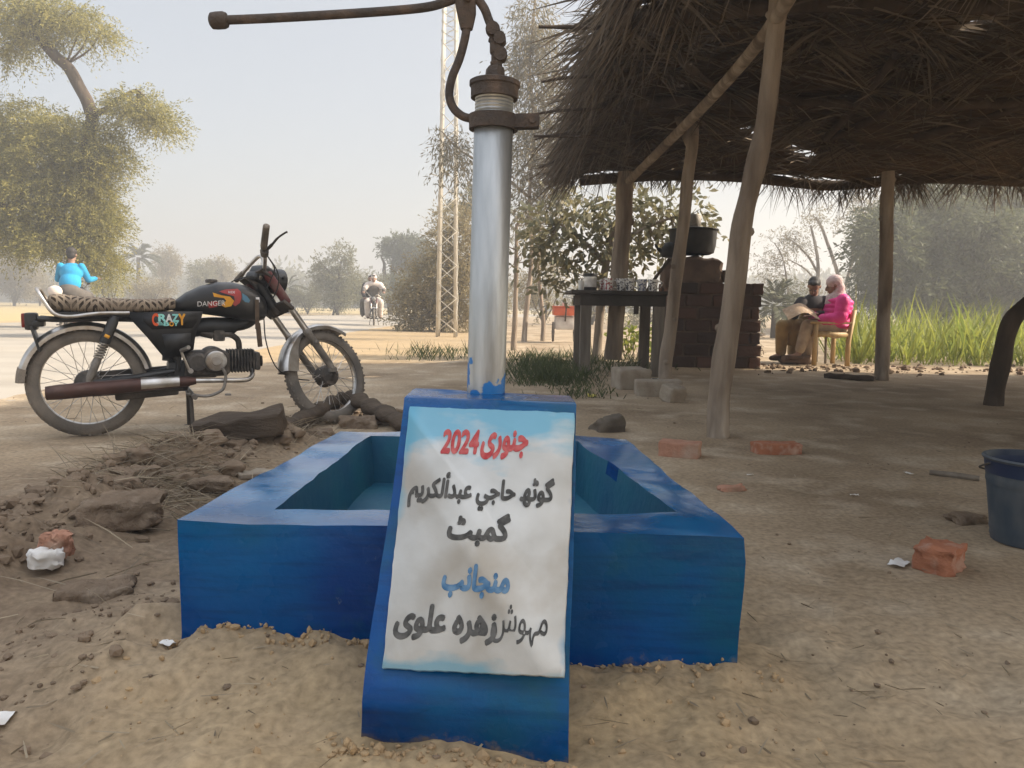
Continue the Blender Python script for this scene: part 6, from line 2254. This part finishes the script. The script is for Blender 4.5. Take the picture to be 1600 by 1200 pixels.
def scarf_head(mb, J, TR_, hp, HR):
    mb.ball(hp(0, -.022, .040), (.090, .106, .094), 18, 12, rot=HR)
    mb.ball(hp(0, -.05, -.05), (.080, .070, .08), 16, 10, rot=HR)
    mb.tube([hp(0, -.02, -.06), hp(0, -.02, -.10), J['neck'].lerp(J['chest'], .2), J['neck'].lerp(J['chest'], .55)], [.085, .085, .125, .165], 16)
def cap_wool(mb, J, TR_, hp, HR):
    mb.ball(hp(0, -.022, .052), (.088, .104, .090), 18, 12, rot=HR)
def shawl(mb, J, TR_, hp, HR):
    mb.ball(hp(0, -.025, .045), (.092, .108, .09), 16, 10, rot=HR)
    limb(mb, [hp(0, -.06, -.04), J['neck'].lerp(J['chest'], .3), J['sh_n'], J['sh_n'].lerp(J['el_n'], .75)], [.085, .11, .095, .075])
    limb(mb, [J['neck'].lerp(J['chest'], .3), J['sh_f'], J['sh_f'].lerp(J['el_f'], .9)], [.11, .10, .08])

M_pink = mat('pink_quilt', (.75, .035, .26), (.62, .022, .19), 6, .55, bump=.5, bscale=14)
M_scarf = mat('knit_scarf', (.60, .47, .45), (.45, .33, .32), 30, .95, bump=.6, bscale=45)
M_vest = mat('black_vest', (.016, .013, .014), (.025, .02, .02), 12, .85)
M_must = mat('mustard_cloth', (.31, .21, .085), (.19, .125, .055), 7, .9, bump=.9, bscale=11)
M_tan = mat('tan_cloth', (.46, .36, .26), (.30, .23, .165), 8, .9, bump=.9, bscale=12)
M_brown = mat('brown_cloth', (.20, .13, .08), (.14, .09, .06), 6, .9, bump=.3, bscale=14)
M_cloth_w = mat('white_cloth', (.66, .58, .52), (.52, .45, .40), 7, .9, bump=.2, bscale=18)
M_aqua = mat('bright_blue_cloth', (.02, .30, .52), (.015, .24, .44), 6, .85, bump=.3, bscale=12)
M_grey = mat('grey_cloth', (.12, .105, .09), (.085, .075, .065), 7, .9, bump=.2, bscale=16)
M_sandal = mat('sandal', (.10, .06, .04), (.07, .045, .03), 12, .8)
M_wchair = mat('chair_wood', (.52, .36, .17), (.42, .28, .13), 7, .6, stretch=(4, 4, .6))

# the wooden chair with the pink jacketed person
YC = 9.7
def cz(py, Y=YC, px=1300): return float(dp(px, py, Y).z)
xf, xb = dp(1273, 545, YC).x, dp(1325, 545, YC).x
chair = thing('chair', Vector(((xf+xb)/2, YC+.22, 0)), 'plain pale wooden armchair turned away beside the cane field', 'chair')
zs, za = cz(523), cz(506)
for (x, y, zt, lean) in ((xf, YC, za, 0), (xb, YC, cz(484), .05), (xf, YC+.45, za, 0), (xb, YC+.45, cz(484), .05)):
    mb = MB()
    mb.loft([[Vector((x+dx+lean*t*(1 if t > .45 else .0), y+dy, zt*t)) for dx, dy in ((-.024, -.022), (.024, -.022), (.024, .022), (-.024, .022))] for t in (0, .45, 1)])
    mb.build('leg', M_wchair, chair, smooth=False)
mb = MB()
for y in (YC, YC+.45): mb.box(((xf+xb)/2, y, zs), (xb-xf, .028, .06))
for x in (xf, xb): mb.box((x, YC+.225, zs), (.03, .42, .06))
for k in range(4): mb.box((xf+.05+(xb-xf-.1)*k/3, YC+.225, zs+.035), (.085, .46, .014))
mb.build('seat', M_wchair, chair, smooth=False)
for y in (YC, YC+.45):
    mb = MB()
    mb.rbox(((xf+xb)/2-.02, y, za+.012), (xb-xf+.10, .05, .026), .006)
    mb.build('armrest', M_wchair, chair)
mb = MB()
for z in (cz(511), cz(493)): mb.box((xb+.028, YC+.225, z), (.018, .42, .05))
mb.build('backrest', M_wchair, chair, smooth=False)

def D(px, py, Y): return dp(px, py, Y)
yn, yf_ = YC+.08, YC+.38
ym = (yn+yf_)/2
figure(dict(pelvis=D(1306, 511, ym), chest=D(1311, 476, ym), neck=D(1306, 460, ym), head=D(1303, 446, ym), face=(-.8, .25, -.35), up=(-.1, 0, 1),
            sh_n=D(1318, 470, yn-.06), el_n=D(1313, 497, yn-.08), wr_n=D(1282, 500, yn-.0), ha_n=D(1268, 498, yn+.05),
            sh_f=D(1304, 471, yf_+.06), el_f=D(1290, 496, yf_+.06), wr_f=D(1270, 496, yf_-.04), ha_f=D(1258, 492, yf_-.08),
            hip_n=D(1300, 513, yn+.05), kn_n=D(1262, 509, yn+.02), an_n=D(1248, 552, yn), to_n=D(1234, 558, yn-.03),
            hip_f=D(1300, 513, yf_-.05), kn_f=D(1263, 510, yf_), an_f=D(1262, 560, yf_-.1), to_f=D(1247, 567, yf_-.14)),
       [('jacket', jacket(.078, 1.0, .6, puff=6, wrist=.05), M_pink, .012), ('trousers', trousers(.10, .085, .062, .14), M_tan, .012), ('shoes', shoes, M_sandal, .01), ('scarf', scarf_head, M_scarf, .01)],
       'person in a bright pink puffer jacket and pale headscarf seated on the wooden chair', hair=False)
y1 = 10.25
ya, yb_ = y1-.12, y1+.16
figure(dict(pelvis=D(1268, 512, y1), chest=D(1270, 478, y1), neck=D(1271, 461, y1-.02), head=D(1272, 448, y1-.06), face=(-.35, -.55, -.62), up=(-.1, -.3, 1),
            sh_n=D(1252, 472, y1-.08), el_n=D(1240, 493, y1-.16), wr_n=D(1243, 487, y1-.36), ha_n=D(1248, 485, y1-.44),
            sh_f=D(1289, 470, y1-.02), el_f=D(1296, 492, y1-.10), wr_f=D(1278, 491, y1-.32), ha_f=D(1268, 489, y1-.40),
            hip_n=D(1260, 514, y1-.02), kn_n=D(1222, 509, ya-.12), an_n=D(1220, 552, ya-.1), to_n=D(1205, 559, ya-.18),
            hip_f=D(1272, 514, y1+.04), kn_f=D(1242, 509, yb_-.1), an_f=D(1238, 553, yb_-.12), to_f=D(1224, 560, yb_-.2)),
       [('vest', jacket(.066, .93, .45, wrist=.046), M_vest, .012), ('kameez', kameez(.62), M_must, .012), ('trousers', trousers(.10, .082, .07, .06), M_must, .012), ('shoes', shoes, M_sandal, .01)],
       'dark haired person in a black waistcoat and mustard clothes bent over a paper')
st = dp(1268, 530, y1)
stool = thing('stool', Vector((st.x, y1, 0)), 'low wooden stool under the person in mustard clothes', 'stool')
mb = MB()
mb.rbox((st.x, y1+.02, .395), (.34, .34, .04), .008)
mb.build('seat', M_wood, stool)
for sx in (-1, 1):
    for sy in (-1, 1):
        mb = MB()
        mb.tube([(st.x+sx*.14, y1+.02+sy*.14, .38), (st.x+sx*.15, y1+.02+sy*.15, 0)], .018, 8)
        mb.build('leg', M_wood, stool)
M_paper = mat('brown_paper', (.33, .23, .145), (.24, .165, .105), 9, .9, c3=(.4, .31, .22), s3=20)
mb = MB()
c = D(1251, 487, y1-.46)
for r_ in range(2):
    vs, fs = [], []
    for i in range(9):
        for j in range(5):
            u_, v__ = i/8-.5, j/4-.5
            vs.append(c+Vector((u_*.40, v__*.24-.02, .05*math.cos(u_*5)+v__*.12+.015*mnoise.noise(Vector((u_*5, v__*5, 2)))-.004*r_)))
    for i in range(8):
        for j in range(4): fs.append((i*5+j, i*5+j+1, (i+1)*5+j+1, (i+1)*5+j))
    mb.add(vs, fs)
tag(mb.build('newspaper', M_paper, origin=c), 'brownish open newspaper held by the person in the black waistcoat', 'newspaper')
mb = MB()
c = D(1240, 556, YC+.3)
c.z = .0
mb.rbox(c+Vector((0, 0, .06)), (.36, .24, .11), .04, jit=.03, sub=4, seed=5)
tag(mb.build('cloth_bundle', M_brown, origin=c), 'brown cloth bundle on the ground by the seated pair feet', 'bundle')

# ---------------------------------------------------------------- riders on the road
STEERED = set()
def bike_copy(loc, rz, lab, steer_back=True, paint=None):
    c = copy_tree(bike, None, skip=('lettering', 'speed_lines', 'paint_patch', 'sticker', 'leg_strap', 'cables'))
    c.location, c.rotation_euler = loc, (0, 0, rz)
    c['label'] = lab
    if steer_back:
        inv = Matrix.Translation(SA) @ SROT.inverted().to_4x4() @ Matrix.Translation(-SA)
        bases = [o for o in bike.children if o.name.split('.')[0] in ('fork_leg', 'fork_yoke', 'headlight')]
        for o in c.children:
            nm = o.data.name.split('.')[0]
            front = max(v.co.x for v in o.data.vertices) > 1.2 and min(v.co.x for v in o.data.vertices) > .6
            if nm in ('fork_leg', 'fork_yoke', 'headlight') or (nm in ('wheel', 'mudguard') and front): o.matrix_local = inv
            if nm == 'handlebar': o.matrix_local = Matrix.Translation(SA) @ Matrix.Rotation(R(-22), 4, 'Z') @ Matrix.Translation(-SA)
    if paint:
        for o in c.children:
            if o.data.name.split('.')[0] in ('fuel_tank', 'side_panel'):
                o.material_slots[0].link = 'OBJECT'
                o.material_slots[0].material = paint
    return c
def rider_joints(dx=0., dy=0., front=True, lean=.06):
    j = dict(pelvis=(.20+dx, dy, .80), chest=(.24+lean+dx, dy, 1.16), neck=(.27+lean+dx, dy, 1.33), head=(.30+lean+dx, dy, 1.45), face=(1, 0, -.12), up=(0, 0, 1),
             sh_n=(.25+lean+dx, dy-.19, 1.26), sh_f=(.25+lean+dx, dy+.19, 1.26),
             hip_n=(.22+dx, dy-.10, .78), hip_f=(.22+dx, dy+.10, .78))
    if front: j.update(el_n=(.48+dx, dy-.31, 1.10), el_f=(.48+dx, dy+.31, 1.10), wr_n=(.73, dy-.31, 1.05), wr_f=(.73, dy+.31, 1.05),
                       kn_n=(.60+dx, dy-.20, .72), kn_f=(.60+dx, dy+.20, .72), an_n=(.46+dx, dy-.19, .30), an_f=(.46+dx, dy+.19, .30), to_n=(.62+dx, dy-.20, .235), to_f=(.62+dx, dy+.20, .235))
    else: j.update(el_n=(.28+dx, dy-.25, 1.02), el_f=(.28+dx, dy+.25, 1.02), wr_n=(.50+dx, dy-.20, .88), wr_f=(.5+dx, dy+.20, .88),
                   kn_n=(.52+dx, dy-.24, .74), kn_f=(.52+dx, dy+.24, .74), an_n=(.36+dx, dy-.26, .34), an_f=(.36+dx, dy+.26, .34), to_n=(.52+dx, dy-.27, .29), to_f=(.52+dx, dy+.27, .29))
    return j
M_silver = mat('silver_paint', (.45, .40, .36), (.35, .31, .28), 6, .45)
ml = G(582, 511)
rz = R(-80)
moto2 = bike_copy(Vector((ml.x-.15, ml.y+1.1, .012)), rz, 'dusty silver motorcycle with two riders coming down the road', paint=M_silver)
T2 = Matrix.Translation(moto2.location) @ Matrix.Rotation(rz, 4, 'Z')
figure(rider_joints(.06, 0, True, .08), [('waistcoat', jacket(.068, .96, .5, wrist=.05), M_grey, .012), ('trousers', trousers(.115, .105, .095, .04), M_cloth_w, .012), ('shoes', shoes, M_sandal, .01), ('shawl', shawl, M_cloth_w, .012)],
       'front rider in grey waistcoat, white trousers and pale shawl on the oncoming motorcycle', T=T2)
jj_ = rider_joints(-.30, -.10, False, .0)
figure(jj_, [('jacket', jacket(.07, .95, .5, wrist=.05), M_vest, .012), ('trousers', trousers(.11, .10, .085, .04), M_grey, .012), ('shoes', shoes, M_sandal, .01)],
       'dark clothed pillion passenger behind the front rider on the oncoming motorcycle', T=T2)
rz = R(104)
l3 = dp(108, 500, 13.4)
moto3 = bike_copy(Vector((l3.x, l3.y-.1, .015)), rz, 'motorcycle ridden away by the person in blue, mostly hidden behind the parked one')
T3 = Matrix.Translation(moto3.location) @ Matrix.Rotation(rz, 4, 'Z')
jb_ = rider_joints(.05, .0, True, .14)
jb_.update(sh_n=(.42, -.165, 1.25), sh_f=(.42, .165, 1.25), el_n=(.52, -.245, 1.02), el_f=(.52, .245, 1.02))
figure(jb_, [('shirt', jacket(.056, .98, .55, wrist=.042), M_aqua, .012), ('trousers', trousers(.11, .095, .08, .04), M_grey, .012), ('shoes', shoes, M_sandal, .01), ('cap', cap_wool, M_hair, .01)],
       'rider in a bright blue shirt seen from behind on the road at left', T=T3)
mb = MB()
c = T3 @ Vector((-.16, .10, .80))
mb.ball(c, (.115, .11, .10), 18, 12)
tag(remesh(mb, .015, 2).build('white_sack', M_cloth_w, origin=c), 'rounded white sack carried behind the rider in blue', 'sack')

# ---------------------------------------------------------------- haze: the dusty winter air
mb = MB()
mb.box((0, 290, 5.6), (1500, 1000, 15.6))
hz = mb.build('haze', [], smooth=False)
tag(hz, kind='stuff')
hm = bpy.data.materials.new('haze')
hm.use_nodes = True
n, l = hm.node_tree.nodes, hm.node_tree.links
n.remove(n['Principled BSDF'])
pv_ = n.new('ShaderNodeVolumePrincipled')
pv_.inputs['Color'].default_value = (.86, .855, .84, 1)
pv_.inputs['Density'].default_value = .0092
pv_.inputs['Anisotropy'].default_value = .3
l.new(pv_.outputs[0], n['Material Output'].inputs['Volume'])
hz.data.materials.append(hm)
